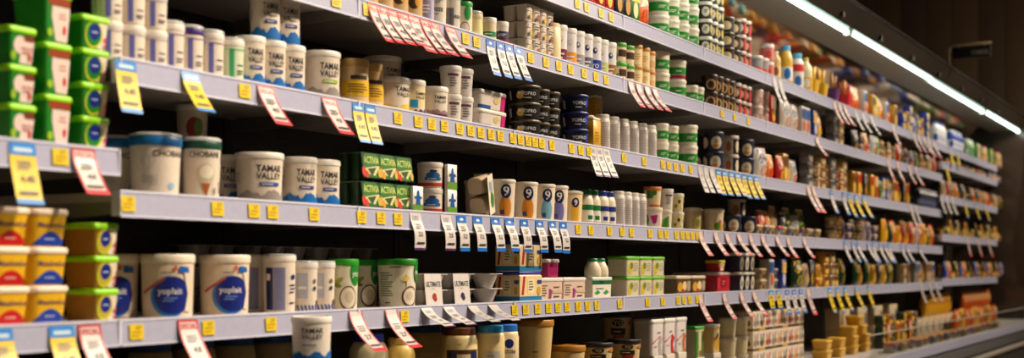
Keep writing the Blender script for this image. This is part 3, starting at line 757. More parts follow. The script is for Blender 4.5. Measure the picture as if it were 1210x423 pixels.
# jars and tubs of the lower deck
bottle('jar_brown', .122, .15, (230, 206, 150), (104, 60, 34), lambda p, r, h: (p.rect(-r * .9, r * 1.1, h * .1, h * .74, (90, 56, 34)), p.rect(-r * .8, r * 1.0, h * .1, h * .6, (226, 206, 160)), p.ell(-r * .55, h * .56, r * .26, h * .16, (30, 40, 84)), p.ell(r * .75, h * .56, r * .26, h * .16, (30, 40, 84)), p.bars(-r * .3, r * .1, h * .9, h * .94, 1, (110, 90, 60))), phi=48, capD=.8, shoulder=.7, caph=.024, name='cream_jar', cat='jar')
bottle('jar_blue', .1, .15, (230, 206, 150), (40, 140, 200), lambda p, r, h: (p.rect(-r * .6, r * .5, h * .05, h * .6, (196, 190, 180)), p.bars(-r * .5, r * .3, h * .1, h * .5, 4, GREY)), phi=48, capD=.82, shoulder=.7, caph=.024, name='cream_jar', cat='jar')
bottle('jar_lactose', .1, .15, (232, 212, 166), (40, 110, 200), lambda p, r, h: (p.ell(r * .1, h * .8, r * .36, h * .15, (30, 40, 110)), p.text('Lactose', 0, h * .55, h * .16, (30, 50, 130), r * 1.2)), phi=48, capD=.82, shoulder=.7, caph=.024, name='cream_jar', cat='jar')
bottle('jug_blue', .118, .15, (228, 210, 168), (24, 44, 150), None, capD=.7, shoulder=.62, caph=.024, name='cream_bottle', cat='bottle')
bottle('jug_yellow', .096, .14, (222, 190, 100), (214, 170, 80), lambda p, r, h: (p.rect(-r, r, h * .2, h * .6, (206, 160, 50)),), capD=.7, shoulder=.62, caph=.02, name='cream_bottle', cat='bottle')
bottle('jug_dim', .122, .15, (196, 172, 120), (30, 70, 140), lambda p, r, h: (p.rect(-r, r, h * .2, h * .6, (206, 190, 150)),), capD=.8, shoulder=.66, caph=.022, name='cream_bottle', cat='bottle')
tub('gold_tub', .156, .128, .152, (222, 190, 128), (176, 120, 40), lambda p, r, h: (p.bars(-r * .1, r * .3, h * .22, h * .3, 1, (120, 90, 50)),), 55, lidh=.02, name='cream_tub')
tub('gold_low', .15, .128, .098, (222, 190, 128), (176, 120, 40), lambda p, r, h: (p.bars(-r * .1, r * .3, h * .22, h * .3, 1, (120, 90, 50)),), 55, lidh=.02, name='cream_tub')
tub('black_lid', .146, .118, .1465, (224, 196, 140), (34, 30, 30), lambda p, r, h: (p.rect(-r * .5, r * .45, h * .4, h * .62, (30, 26, 26)), p.bars(-r * .4, r * .35, h * .46, h * .56, 1, (206, 190, 150)), p.poly([(-r * .4, h * .4), (r * .4, h * .4), (r * .28, h * .08), (-r * .3, h * .08)], (176, 50, 30)), p.ell(-r * .05, h * .8, r * .36, h * .12, (30, 26, 26)), p.text('YO', -r * .05, h * .8, h * .16, (220, 200, 160)), p.ell(r * 1.0, h * .8, r * .4, h * .1, (196, 120, 40))), 52, lidh=.014, name='cream_tub')
tub('black_low', .146, .124, .097, (224, 196, 140), (34, 30, 30), lambda p, r, h: (p.rect(-r * .5, r * .45, h * .4, h * .62, (30, 26, 26)), p.bars(-r * .4, r * .35, h * .46, h * .56, 1, (206, 190, 150)), p.poly([(-r * .4, h * .4), (r * .4, h * .4), (r * .28, h * .08), (-r * .3, h * .08)], (176, 50, 30)), p.ell(-r * .05, h * .8, r * .36, h * .12, (30, 26, 26)), p.text('YO', -r * .05, h * .8, h * .16, (220, 200, 160)), p.ell(r * 1.0, h * .8, r * .4, h * .1, (196, 120, 40))), 52, lidh=.014, name='cream_tub')
def p_swirl(c):
    def f(p, a, h):
        p.text('yoplait', a * .1, h * .68, h * .09, (70, 60, 70), a * 1.5); p.poly([(-a * .9, h * .4), (-a * .9, h * .36), (a * .3, h * .56), (a * .3, h * .59)], (196, 60, 60)); p.poly([(a * .2, h * .02), (a * .7, h * .02), (a * .5, h * .3), (a * .75, h * .5), (a * .3, h * .62), (a * .1, h * .35)], c); p.bars(-a * .7, a * .0, h * .25, h * .3, 1, (190, 120, 120))
    return f
for hh in (105, 66):
    carton('base_%d' % hh, .1, .1, hh / 1000, (206, 196, 180), lambda p, a, h: (p.bars(-a * .7, a * .7, h * .3, h * .7, 2, GREY),))
for kx, c in (('swirl_plain', (190, 176, 170)), ('swirl_red', (206, 40, 50)), ('swirl_orange', (216, 120, 40))):
    square_tub(kx, .14, .1, .163, (228, 218, 214), (228, 222, 214), p_swirl(c), taper=.94, corner=.2, name='yoghurt_tub', lidh=.014)
square_tub('green_snack', .12, .1, .15, (206, 190, 150), (40, 160, 40), lambda p, a, h: (p.rect(-a, -a * .4, h * .02, h * .9, (60, 130, 40)), p.rect(-a * .3, a * .3, h * .1, h * .85, (226, 206, 160)), p.rect(a * .4, a, h * .02, h * .9, (60, 120, 40)), p.poly([(a * .4, h * .5), (a, h * .7), (a, h * .9), (a * .4, h * .7)], (40, 34, 30)), p.ell(a * .1, h * .16, a * .3, h * .1, (170, 90, 30))), taper=.97, corner=.1, name='snack_tub')
square_tub('gold_snack', .1, .09, .14, (214, 180, 110), (214, 206, 190), lambda p, a, h: (p.ell(0, h * .4, a * .7, h * .3, (206, 150, 40)), p.rect(-a, a, h * .6, h * .85, (226, 206, 150)), p.poly([(-a * .4, h * .5), (a * .5, h * .65), (a * .5, h * .78), (-a * .4, h * .62)], (50, 40, 30))), taper=.95, name='snack_tub')
tub('pale_cup', .096, .08, .098, (206, 190, 150), (196, 186, 166), None, name='yoghurt_cup', cat='cup', n=18)
def p_chev(c1, c2):
    def f(p, a, h):
        p.rect(-a, a, h * .03, h * .97, (222, 206, 186)); p.poly([(-a * .6, h * .85), (-a * .3, h * .85), (a * .0, h * .4), (a * .3, h * .85), (a * .75, h * .9), (a * .15, h * .2), (-a * .15, h * .2)], c1); p.rect(-a, a, h * .03, h * .16, c2); p.ell(-a * .55, h * .4, a * .22, h * .16, c1); p.ell(a * .6, h * .42, a * .2, h * .14, c2)
    return f
for kx, c1, c2 in (('chev_red', (180, 40, 50), (80, 60, 60)), ('chev_grey', (150, 130, 120), (120, 100, 40)), ('chev_orange', (206, 130, 50), (90, 60, 50)), ('chev_dark', (80, 70, 60), (206, 160, 60))):
    carton(kx, .1, .12, .106, (214, 196, 176), p_chev(c1, c2), p_chev(c1, c2), name='yoghurt_carton', cat='carton')
# far right kinds: cheese, dips and snacks
def p_generic(c1, c2, c3):
    def f(p, a, h):
        p.rect(-a * .95, a * .95, h * .55, h * .92, c1); p.ell(0, h * .34, a * .55, h * .2, c2); p.bars(-a * .6, a * .6, h * .64, h * .84, 2, c3)
    return f
def p_bag(c1, c2, c3):
    def f(p, a, h):
        p.poly([(-a * .8, h * .9), (a * .8, h * .9), (a * .8, h * .6), (-a * .8, h * .45)], c1); p.ell(0, h * .68, a * .5, h * .12, c3); p.ell(a * .1, h * .28, a * .55, h * .16, c2)
    return f
def p_wrapg(c1, c2):
    return lambda p, r, h: (p.rect(-r * 1.5, r * 1.7, h * .2, h * .75, c1), p.ell(0, h * .48, r * .5, h * .22, c2))
tub('coffee', .086, .076, .085, (52, 34, 26), (70, 50, 36), lambda p, r, h: (p.ell(0, h * .5, r * .62, h * .36, (206, 180, 140)), p.ell(0, h * .48, r * .45, h * .26, (90, 50, 34)), p.rect(r * .8, r * 1.4, h * .1, h * .8, (176, 130, 60))), 60, n=18, name='dessert_cup', cat='cup')
tub('coffee_red', .08, .072, .085, (80, 34, 24), (206, 190, 176), lambda p, r, h: (p.ell(0, h * .5, r * .5, h * .3, (220, 196, 170)), p.rect(r * .6, r * 1.3, h * .1, h * .8, (196, 50, 40))), 60, n=18, name='dessert_cup', cat='cup')
tub('bw_cup', .082, .074, .085, (40, 38, 40), (226, 220, 206), lambda p, r, h: (p.ell(0, h * .5, r * .5, h * .34, (230, 224, 206)), p.ell(r * .9, h * .5, r * .3, h * .3, (206, 180, 50)), p.bars(-r * .3, r * .3, h * .4, h * .66, 2, (90, 80, 60))), 58, n=18, name='dessert_cup', cat='cup')
tub('choc_cup', .1, .092, .078, (44, 28, 22), (60, 40, 30), lambda p, r, h: (p.ell(0, h * .5, r * .6, h * .34, (222, 196, 150)),), 60, n=18, name='dessert_cup', cat='cup')
tub('pink_cup', .1, .088, .09, (206, 176, 160), (214, 200, 186), lambda p, r, h: (p.rect(-r, r * 1.4, h * .2, h * .6, (176, 130, 120)), p.ell(0, h * .4, r * .4, h * .22, (226, 206, 196))), 60, n=18, name='dessert_cup', cat='cup')
tub('red_jar', .082, .082, .09, (196, 110, 100), (226, 206, 200), lambda p, r, h: (p.ell(0, h * .45, r * .5, h * .3, (190, 60, 50)),), 60, n=18, name='dip_jar', cat='jar', domed=.006)
tub('steel_jar', .1, .09, .1, (150, 146, 146), (216, 200, 196), lambda p, r, h: (p.rect(-r, r * 1.4, h * .15, h * .45, (196, 90, 70)),), 60, n=18, name='dip_jar', cat='jar')
bottle('sauce_beige', .062, .17, (206, 170, 110), (226, 214, 190), p_wrapg((226, 196, 140), (150, 90, 40)), phi=60, name='sauce_bottle')
bottle('sauce_yellow', .082, .235, (214, 160, 34), (70, 160, 214), p_wrapg((222, 216, 210), (40, 110, 190)), phi=60, name='sauce_bottle', shoulder=.62, capD=.62, caph=.03)
bottle('sauce_red', .086, .22, (222, 214, 206), (80, 170, 206), lambda p, r, h: (p.rect(-r * 1.7, r * 2, h * .72, h * .99, (206, 40, 44)), p.ell(0, h * .35, r * .5, h * .2, (50, 110, 190))), phi=60, name='sauce_bottle', shoulder=.7, capD=.66, caph=.03)
bottle('sauce_white', .08, .22, (222, 206, 160), (216, 170, 50), p_wrapg((214, 160, 40), (226, 214, 190)), phi=60, name='sauce_bottle', shoulder=.6, capD=.4)
bottle('milk_tall', .085, .2, (222, 222, 226), (60, 90, 170), p_wrapg((206, 206, 216), (50, 80, 160)), phi=62, name='milk_bottle', shoulder=.66)
bottle('milk_navy', .085, .19, (40, 70, 170), (226, 226, 230), p_wrapg((226, 226, 232), (50, 80, 170)), phi=62, name='milk_bottle', shoulder=.7)
bottle('drink_dark', .07, .16, (40, 44, 64), (150, 150, 160), p_wrapg((60, 70, 110), (170, 170, 180)), phi=62, name='drink_bottle')
bottle('drink_green', .07, .17, (150, 176, 130), (226, 226, 220), p_wrapg((50, 140, 70), (226, 220, 200)), phi=62, name='drink_bottle')
stick_pack('sticks_yellow', .1, .08, .2, (214, 166, 30), (226, 180, 40), (206, 140, 30))
stick_pack('sticks_purple', .1, .08, .2, (84, 30, 104), (222, 176, 50), (170, 110, 40))
stick_pack('sticks_red', .1, .08, .19, (206, 30, 44), (226, 150, 60), (196, 60, 50))
PAL = {'orange': ((206, 96, 24), (226, 196, 150), (190, 40, 20), (230, 200, 120)), 'green': ((44, 104, 36), (206, 190, 50), (226, 206, 150), (30, 70, 36)),
       'blue': ((24, 60, 160), (226, 180, 40), (206, 200, 200), (150, 170, 210)), 'gold': ((196, 138, 24), (110, 70, 20), (226, 190, 100), (84, 46, 16)),
       'red': ((176, 22, 26), (220, 180, 150), (206, 176, 40), (230, 206, 180)), 'white': ((196, 186, 172), (60, 96, 160), (196, 80, 40), (60, 60, 76)),
       'beige': ((170, 144, 108), (130, 92, 56), (200, 176, 130), (76, 56, 40)), 'purple': ((96, 80, 110), (160, 140, 136), (196, 170, 150), (54, 42, 64)),
       'dark': ((30, 28, 34), (96, 92, 100), (180, 130, 40), (190, 176, 160)), 'grey': ((130, 124, 120), (84, 80, 86), (176, 160, 140), (50, 50, 56)),
       'forest': ((16, 48, 22), (206, 160, 30), (196, 170, 40), (216, 196, 140)), 'yellow': ((222, 164, 16), (196, 40, 16), (220, 180, 70), (40, 70, 24))}
for nm, (b, c1, c2, c3) in PAL.items():
    pouch('bag_' + nm, .15, .06, .185, b, p_bag(c1, c2, c3), seal=c2)
    pouch('sbag_' + nm, .11, .05, .15, b, p_bag(c1, c2, c3), seal=c3)
    carton('block_' + nm, .1, .06, .075, b, p_generic(c1, c2, c3), name='cheese_block', cat='cheese pack', bev=.006)
    carton('pk_' + nm, .085, .06, .17, b, p_generic(c1, c2, c3), name='cheese_pack', cat='cheese pack', bev=.005)
    square_tub('low_' + nm, .1, .08, .06, b, c2, p_generic(c1, c3, c2), name='dip_tub', taper=.9)
    tub('cup_' + nm, .078, .068, .08, b, c3, p_wrapg(c1, c2), 62, n=16, name='snack_cup', cat='cup')
square_tub('red_tray', .2, .12, .1, (176, 24, 40), (196, 170, 160), lambda p, a, h: (p.rect(-a * .4, a * .4, h * .3, h * .8, (140, 16, 30)), p.bars(-a * .3, a * .3, h * .4, h * .7, 2, (206, 100, 100)), p.rect(-a * .95, -a * .6, h * .2, h * .8, (196, 50, 60))), taper=.96, corner=.1, name='dip_tub')
square_tub('navy_pot', .085, .09, .1, (30, 36, 60), (206, 200, 190), lambda p, a, h: (p.ell(0, h * .5, a * .7, h * .4, (216, 200, 170)), p.ell(0, h * .45, a * .3, h * .2, (60, 90, 120))), name='dip_tub')
square_tub('butter', .13, .1, .06, (214, 156, 30), (226, 176, 50), lambda p, a, h: (p.rect(-a * .6, a * .8, h * .2, h * .7, (226, 190, 90)), p.bars(-a * .3, a * .5, h * .3, h * .6, 1, (150, 60, 30))), name='butter_tub')
carton('beige_box', .24, .1, .14, (196, 176, 140), lambda p, a, h: (p.rect(-a * .8, a * .3, h * .5, h * .85, (206, 190, 160)), p.rect(a * .5, a * .85, h * .2, h * .7, (60, 60, 80))), name='display_box', cat='box')

# ------------------------------------------------------------------ the case: back, shelves, canopy, deck
J0, BAY = 2.227, 0.938
JO = [J0 + BAY * (i - 1) for i in range(15)]          # joints between bays; JO[1] is the one at the left of the picture
XEND = 15.1
STEEL, STEELD = mat((176, 170, 166), .45, 'steel_paint'), mat((120, 114, 108), .5, 'steel_paint')
RAIL = mat((174, 174, 198), .25, 'rail_plastic')
RAILEDGE = mat((214, 214, 232), .2, 'rail_plastic')
BLACK, DARK = mat((22, 19, 18), .5, 'black_paint'), mat((44, 38, 34), .55, 'dark_paint')
def single(name, g, label=None, cat=None, kd=None, group=None):
    o = new_obj(name, g.build(name))
    tag(o, label, cat, group, kd)
    return o

g = Geo(); g.box(-3, 24, -9, 2.5, -.05, 0, mat((176, 164, 148), .35, 'floor_vinyl'))
single('floor', g, kd='structure')
# dark timber wall at the end of the shop, upright planks
wb = new_obj('wall_right', None); tag(wb, kd='structure')
wood = [mat((62, 46, 30), .7, 'wood', .2), mat((54, 40, 26), .7, 'wood', .2), mat((68, 51, 34), .7, 'wood', .2)]
pl = [None] * 3
for k in range(3):
    g = Geo(); g.box(0, .03, 0, .345, 0, 5.0, wood[k], .003); pl[k] = g.build('plank')
for i in range(22):
    o = new_obj('plank', pl[(i * 7) % 3], wb); o.location = (19.0, -5.0 + i * .35, 0)
g = Geo(); g.box(19.03, 19.1, -5.1, 2.8, 0, 5, BLACK)
new_obj('backing', g.build('backing'), wb)
g = Geo(); g.box(17.6, 18.0, -1.9, -.72, 0, 2.44, BLACK, .01)
single('wall_pillar', g, kd='structure')

for i in range(14):
    x0, x1 = JO[i], min(JO[i + 1], XEND)
    if x0 >= XEND: break
    g = Geo(); g.box(x0 + .001, x1 - .001, .485, .515, .3, EYE + 1.25, DARK)
    for r in range(26):
        pass
    o = single('wall_back', g, kd='structure')
    # slots punched in the back panel
    g = Geo()
    for r in range(20):
        for q in range(6):
            zz = .45 + r * .085; xx = x0 + .09 + q * .15
            if xx + .05 < x1: g.box(xx, xx + .055, .4835, .4851, zz, zz + .008, BLACK)
    s = new_obj('slot_holes', g.build('slot_holes'), o); s['kind'] = 'stuff'
    g = Geo(); g.box(x0 - .02, x0 + .02, .4805, .4848, Z['K'] + .001, EYE + 1.25, BLACK)
    new_obj('upright_post', g.build('upright_post'), o)

def shelf_meshes(L):
    d = .48
    g = Geo(); g.box(0.002, L - .002, 0.0, d, -.022, 0, STEEL)
    g.box(.002, L - .002, 0.0, .012, -.05, -.022, STEEL)
    board = g.build('board')
    g = Geo()
    g.prism([(-.004, -.054), (-.016, -.052), (-.013, -.002), (-.006, .003), (0, .001), (0, -.054)], .002, L - .002, RAIL)
    g.box(.002, L - .002, -.0185, -.0125, -.0575, -.0525, RAILEDGE)
    g.box(.002, L - .002, -.0145, -.0068, .0, .0055, RAILEDGE)
    rail = g.build('price_rail')
    g = Geo(); g.prism([(.004, -.05), (.004, -.022), (.45, -.022), (.45, -.062), (.12, -.056)], -.0015, .0015, STEELD)
    brk = g.build('bracket')
    g = Geo(); g.box(-.001, .003, -.017, .012, -.055, .004, RAILEDGE)
    cap = g.build('rail_end_cap')
    return board, rail, brk, cap
SH = shelf_meshes(BAY)
SHELF_WORD = {'S': 'top shelf level', 'T': 'second shelf level from top', 'A': 'third shelf level from top', 'B': 'fourth shelf level from top', 'C': 'fifth shelf level from top', 'E': 'odd half-height level', 'D': 'low hidden level',
              'r1': 'second level of end section', 'r2': 'third level of end section', 'r3': 'fourth level of end section', 'r4': 'fifth level of end section'}
def shelf(lev, i):
    z = Z[lev] if lev in Z else lev
    t = new_obj('shelf', None); t.location = (JO[i], 0, z)
    tag(t, 'white steel shelf with price rail, %s, bay %s' % (SHELF_WORD[lev], 'at the left edge' if i == 0 else ORD[i] + ' from left' if i < 12 else 'second to last' if i == 12 else 'last'), 'shelf', 'case shelves')
    new_obj('board', SH[0], t); new_obj('price_rail', SH[1], t)
    a = new_obj('bracket', SH[2], t); a.location.x = .004
    b = new_obj('bracket', SH[2], t); b.location.x = BAY - .004
    a = new_obj('rail_end_cap', SH[3], t); a.location.x = .001
    b = new_obj('rail_end_cap', SH[3], t); b.location.x = BAY - .003
for i in range(0, 14):
    levs = ('E', 'C') if i == 0 else ('S', 'T', 'A', 'B', 'C') if i < 3 else ('S', 'T', 'A', 'B', 'C') if i < 11 else ('S', 'r1', 'r2', 'r3', 'r4')
    if JO[i] + BAY > XEND: continue
    for lv in levs: shelf(lv, i)

# canopy over the whole case
ZC = EYE + 1.475
t = new_obj('case_canopy', None); tag(t, 'dark metal canopy with grey soffit along the top of the case', 'canopy')
FASC = mat((44, 36, 28), .35, 'bronze_paint')
g = Geo(); g.prism([(-.155, 0), (-.2, .13), (-.185, .14), (.18, .14), (.18, .03), (.16, .012), (-.06, .012), (-.06, 0)], 1.0, XEND, FASC)
o = new_obj('fascia', g.build('fascia'), t); o.location.z = ZC
g = Geo(); g.box(1.0, XEND, -.09, .165, -.004, .012, mat((132, 124, 116), .4, 'steel_paint'))
o = new_obj('soffit', g.build('soffit'), t); o.location.z = ZC
g = Geo(); g.tube([(1.0, -.2, .137), (XEND, -.2, .137)], .011, mat((150, 146, 146), .2, 'metal_trim', metal=1.0))
o = new_obj('edge_trim', g.build('edge_trim'), t); o.location.z = ZC
mir = mat((226, 190, 156), .1, 'mirror', metal=1.0)
for i in range(14):
    x0, x1 = JO[i], min(JO[i + 1], XEND)
    g = Geo(); g.prism([(.165, .0), (.17, .004), (.482, -.335), (.477, -.339)], x0 + .002, x1 - .002, mir)
    o = new_obj('mirror_panel', g.build('mirror_panel'), t); o.location.z = ZC
    if i > 6:
        g = Geo(); g.box(x0 - .02, x0 + .02, -.185, -.15, .02, .05, BLACK); o = new_obj('clip', g.build('clip'), t); o.location.z = ZC
# light tubes under the canopy front
GLOW = mat((214, 255, 232), .4, 'lamp_tube', emit=6.0)
edges = [1.0, 3.4, 5.8, 8.2, 10.6, 13.0, XEND - .02]
for k in range(6):
    x0, x1 = edges[k], edges[k + 1] - .02
    o = new_obj('light_tube', None); o.location = (0, -.112 - .018 * (k % 2), ZC - .014)
    tag(o, 'glowing white light tube under the canopy, %s' % ('nearest of six' if k == 0 else 'farthest of six' if k == 5 else '%s from the near end' % ORD[k]), 'light', 'canopy light tubes')
    g = Geo(); g.tube([(x0, 0, 0), (x1, 0, 0)], .0135, GLOW, 10); new_obj('tube', g.build('tube'), o)
    g = Geo(); g.box(x0 - .012, x0, -.02, .02, -.02, .0135, (206, 206, 206)); g.box(x1, x1 + .006, -.02, .02, -.02, .0135, (206, 206, 206)); new_obj('holder', g.build('holder'), o)
    area('tube_glow', ((x0 + x1) / 2, -.112 - .018 * (k % 2), ZC - .03), ((x0 + x1) / 2, -.085, ZC - 1.0), x1 - x0, .02, 2.4 * (x1 - x0) / 2.4, (1.0, .92, .80))

# end panel of the case: glossy dark inner face
g = Geo(); g.prism([(-.2, ZC + .14), (-.16, EYE + .9), (-.06, EYE + .2), (-.12, EYE - .2), (-.42, EYE - .42), (-.42, 0), (.56, 0), (.56, ZC + .14)], XEND + .002, XEND + .05, mat((60, 50, 44), .15, 'gloss_panel'))
single('case_end_panel', g, 'dark glossy end panel closing the far end of the case', 'panel')
# lower deck with its clear riser, front panel and bumper
dk = new_obj('case_deck', None); tag(dk, 'bottom deck of the chilled case with black front panel', 'deck')
g = Geo(); g.box(1.0, XEND, -.34, .52, Z['K'] - .03, Z['K'], STEEL); new_obj('tray', g.build('tray'), dk)
g = Geo(); g.prism([(-.345, Z['K'] - .06), (-.36, Z['K'] - .055), (-.355, Z['K'] + .002), (-.345, Z['K'] + .006)], 1.0, XEND, RAIL); new_obj('price_rail', g.build('price_rail'), dk)
g = Geo(); g.prism([(-.345, Z['K'] - .061), (-.39, .36), (-.39, .12), (-.33, .08), (-.33, 0), (.5, 0), (.5, Z['K'] - .031), (-.33, Z['K'] - .031)], 1.0, XEND, BLACK); new_obj('front_panel', g.build('front_panel'), dk)
g = Geo(); g.tube([(1.0, -.40, .32), (XEND, -.40, .32)], .02, mat((150, 140, 130), .35, 'bumper')); new_obj('bumper', g.build('bumper'), dk)
GLASS = bpy.data.materials.new('clear_plastic'); GLASS.use_nodes = True
_n = GLASS.node_tree.nodes; _n.remove(_n['Principled BSDF'])
_t = _n.new('ShaderNodeBsdfTransparent'); _g = _n.new('ShaderNodeBsdfGlossy'); _m = _n.new('ShaderNodeMixShader'); _f = _n.new('ShaderNodeFresnel')
_t.inputs[0].default_value = (.95, .96, .95, 1); _g.inputs['Roughness'].default_value = .05; _f.inputs[0].default_value = 1.3
_k = GLASS.node_tree.links; _m.inputs[0].default_value = .1; _k.new(_t.outputs[0], _m.inputs[1]); _k.new(_g.outputs[0], _m.inputs[2]); _k.new(_m.outputs[0], _n['Material Output'].inputs[0])
for i in range(7, 14):
    x0, x1 = JO[i], min(JO[i + 1], XEND)
    o = new_obj('clear_riser', None); tag(o, 'clear plastic riser along the deck front, %s of seven' % (['nearest'] + ORD[1:6] + ['farthest'])[i - 7], 'riser', 'deck risers')
    g = Geo(); g.box(x0 + .004, x1 - .004, -.337, -.332, Z['K'], Z['K'] + .15, GLASS); new_obj('pane', g.build('pane'), o)
    g = Geo(); g.box(x0 + .004, x1 - .004, -.3385, -.3305, Z['K'] + .15, Z['K'] + .157, mat((190, 190, 190), .2, 'clear_edge')); new_obj('edge_strip', g.build('edge_strip'), o)
# inner step that carries the near half of the deck goods
g = Geo(); g.box(1.0, X_at(838), -.3, .5, Z['K'] + .0005, Z['D'], BLACK)
single('deck_step', g, 'raised step on the deck under the cream jars', 'step')

# hanging sign on the canopy
ys = -.15; xs = X_at(1121, ys)
t = new_obj('aisle_sign', None); t.location = (xs, ys, ZC + .14)
tag(t, 'black cheese sign on a pale pipe bracket above the canopy', 'sign')
pip = mat((196, 176, 140), .4, 'pipe_paint')
g = Geo(); g.tube([(0, 0, 0), (0, 0, .16), (0, -.008, .185), (0, -.03, .195), (0, -.33, .195)], .009, pip); new_obj('bracket', g.build('bracket'), t)
g = Geo(); g.box(-.008, .008, -.325, -.03, .085, .175, mat((26, 26, 28), .45, 'sign_board')); bd = new_obj('board', g.build('board'), t)
p = Print(lambda u, v, l: (-.0085 - l, -u, v)); p.text('CHEESE', .245, .125, .035, (206, 200, 190), .13); new_obj('lettering', p.build('lettering'), bd)
for yy in (-.08, -.28):
    g = Geo(); g.box(-.003, .003, yy - .006, yy + .006, .174, .19, pip); new_obj('hanger', g.build('hanger'), t)
# ================================================================== goods
# ---- bay at the left edge
fill('green_a', 'E', -12, 45, 'green spread tub with lime lid and pink label', n=1, m=3, jit=0)
fill('green_b', 'E', 36, 87, 'tall green spread tub with brown-topped label', n=1, m=3, jit=0)
fill('green_c', 'E', 74, 131, 'green spread tub with round blue emblem', n=1, m=4, jit=0)
fill('marg_red', 'C', -75, 40, 'yellow margarine tub with red wave and cream lid', n=1, m=3, jit=0)
fill('marg_blue', 'C', 2, 85, 'yellow margarine tub with blue wave and cream lid', n=1, m=3, jit=0)
fill('olive_c', 'C', 82, 142, 'amber spread tub with lime lid and round blue emblem', n=1, m=3, jit=0)
# ---- third shelf from top, left
fill('stripe_short', 'A', 108, 170, 'short white tub with lilac stripe', n=3, m=2, back=1)
fill('stripe', 'A', 188, 213, 'tall white tub with lilac stripe, nearest the stacked short ones', n=1, back=2)
fill('stripe_navy', 'A', 206, 241, 'tall white tub with lilac stripe and dark purple lid', n=1, back=2)
fill('stripe', 'A', 232, 264, 'tall white tub with lilac stripe, next to the green-striped one', n=1, back=2)
fill('stripe_green', 'A', 256, 288, 'pale tub with green stripe between lilac and blue-splash tubs', n=1, back=2)
a, b = fill('tamar1k', 'A', 276, 357, 'white tub with blue splash base under the red-ticket rail', n=3)
for i in range(3):
    put('tamar1k', (a + (b - a) * i / 2 - .01, .146, Z['A']), 'white tub with blue splash base, %s, standing behind' % ('left one', 'middle one', 'right one')[i], 'white tubs with blue splash')
    if i: put('tamar1k', (a + (b - a) * i / 2 - .012, .064, Z['A'] + .1355), 'white tub with blue splash base stacked on others, %s' % ('', 'left one', 'right one')[i], 'white tubs with blue splash')
fill('tamar2k_green', 'A', 352, 405, 'wide white tub with green badge and grey splash', n=1, back=1)
fill('gold_jar', 'A', 401, 436, 'golden cream jar with yellow label', n=1, back=2)
fill('gold_jar', 'A', 426, 447, 'golden cream jar at the bay joint', n=1, y0=.03)
# ---- fourth shelf from top, left
fill('chob_blue', 'B', 148, 217, 'big white tub with blue lid band', n=1, back=1)
fill('chob_green', 'B', 210, 265, 'white tub with dark green lid band and cone picture', n=1)
put('chob_fruit', (X_at(227, .3), .3, Z['B'] + .1405), 'pale tub with fruit picture on top of another, in shadow', 'fruit picture tubs')
put('chob_fruit', (X_at(227, .3), .3, Z['B']), 'pale tub with fruit picture, lower one in shadow', 'fruit picture tubs')
fill('tamar_blue', 'B', 250, 280, 'white tub with blue splash in shadow behind, fourth shelf', n=1, y0=.15)
fill('tamar2k', 'B', 272, 339, 'wide white tub with grey splash and blue badge', n=1)
fill('tamar_blue', 'B', 330, 394, 'white tub with blue splash beside the dark green packs', n=2, back=1)
# ---- fifth shelf, left
fill('yop1k', 'C', 100, 162, 'big white tub with blue drop logo, shaded one at far left', n=1, y0=.12)
fill('yop1k', 'C', 162, 232, 'big white tub with blue drop logo, left of the front pair', n=1)
fill('yop1k', 'C', 230, 299, 'big white tub with blue drop logo, right of the front pair', n=1)
fill('tall_blue', 'C', 281, 317, 'tall white tub with navy and lilac panel, set back', n=1, y0=.113)
fill('tall_blue', 'C', 309, 350, 'tall white tub with navy and lilac panel, in front', n=1)
fill('tall_small', 'C', 343, 396, 'white tub with blue slanted stripes along its foot', n=2, back=1)
fill('coco', 'C', 385, 425, 'green-lidded coconut yoghurt tub left of the bay joint', n=1, back=1)
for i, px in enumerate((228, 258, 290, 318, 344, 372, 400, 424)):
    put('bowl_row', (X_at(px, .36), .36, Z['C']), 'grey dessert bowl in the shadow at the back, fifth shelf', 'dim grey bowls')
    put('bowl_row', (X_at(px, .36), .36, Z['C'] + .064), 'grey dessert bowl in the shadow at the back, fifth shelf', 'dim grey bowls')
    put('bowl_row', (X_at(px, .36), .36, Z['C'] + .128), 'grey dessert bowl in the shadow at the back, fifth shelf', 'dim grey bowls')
# ---- lower deck, left
Xt = X_at(368, -.13)
for j, w1 in enumerate(('bottom of the stack', 'middle of the stack', 'top of the stack')):
    put('tamar_front', (Xt, -.13, Z['D'] + j * .124), 'white tub with black lettering in front of the fifth shelf, ' + w1, 'deck front tubs')
def deck(key, pa, pb, look, n=None, m=1, y0=.02, back=0, **k):
    return fill(key, 'D', pa, pb, look, n=n, m=m, y0=y0, back=back, **k)
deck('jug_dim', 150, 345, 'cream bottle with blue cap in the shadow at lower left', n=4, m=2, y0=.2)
deck('jug_blue', 410, 460, 'cream bottle with royal blue cap under the red tags', n=1, m=2, back=1, y0=-.02)
deck('jug_yellow', 452, 492, 'golden cream bottle beside the blue-capped one', n=1, m=2, back=1, y0=-.02)
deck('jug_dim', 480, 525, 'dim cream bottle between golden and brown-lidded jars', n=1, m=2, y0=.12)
deck('jar_brown', 516, 568, 'cream jar with brown lid and brown label band', n=1, m=2, y0=-.05)
deck('jar_blue', 560, 598, 'cream jar with sky blue lid', n=1, m=2, y0=-.05)
deck('jar_lactose', 579, 613, 'cream jar with blue lid and blue lettering', n=1, m=2, y0=-.05)
deck('gold_tub', 602, 657, 'cream tub with golden brown lid beside the lettered jar', n=1, m=2, y0=-.02)
deck('gold_low', 646, 692, 'low cream tub with golden brown lid', n=1, m=2, y0=-.03)
deck('black_low', 678, 728, 'low cream tub with black lid', n=1, m=2, y0=-.03)
deck('black_lid', 703, 752, 'cream tub with black lid and red flame label', n=1, m=2, y0=.125)
deck('black_low', 722, 752, 'low cream tub with black lid before the flame label', n=1, m=2, y0=-.03)
a = X_at(748, .11) + .07
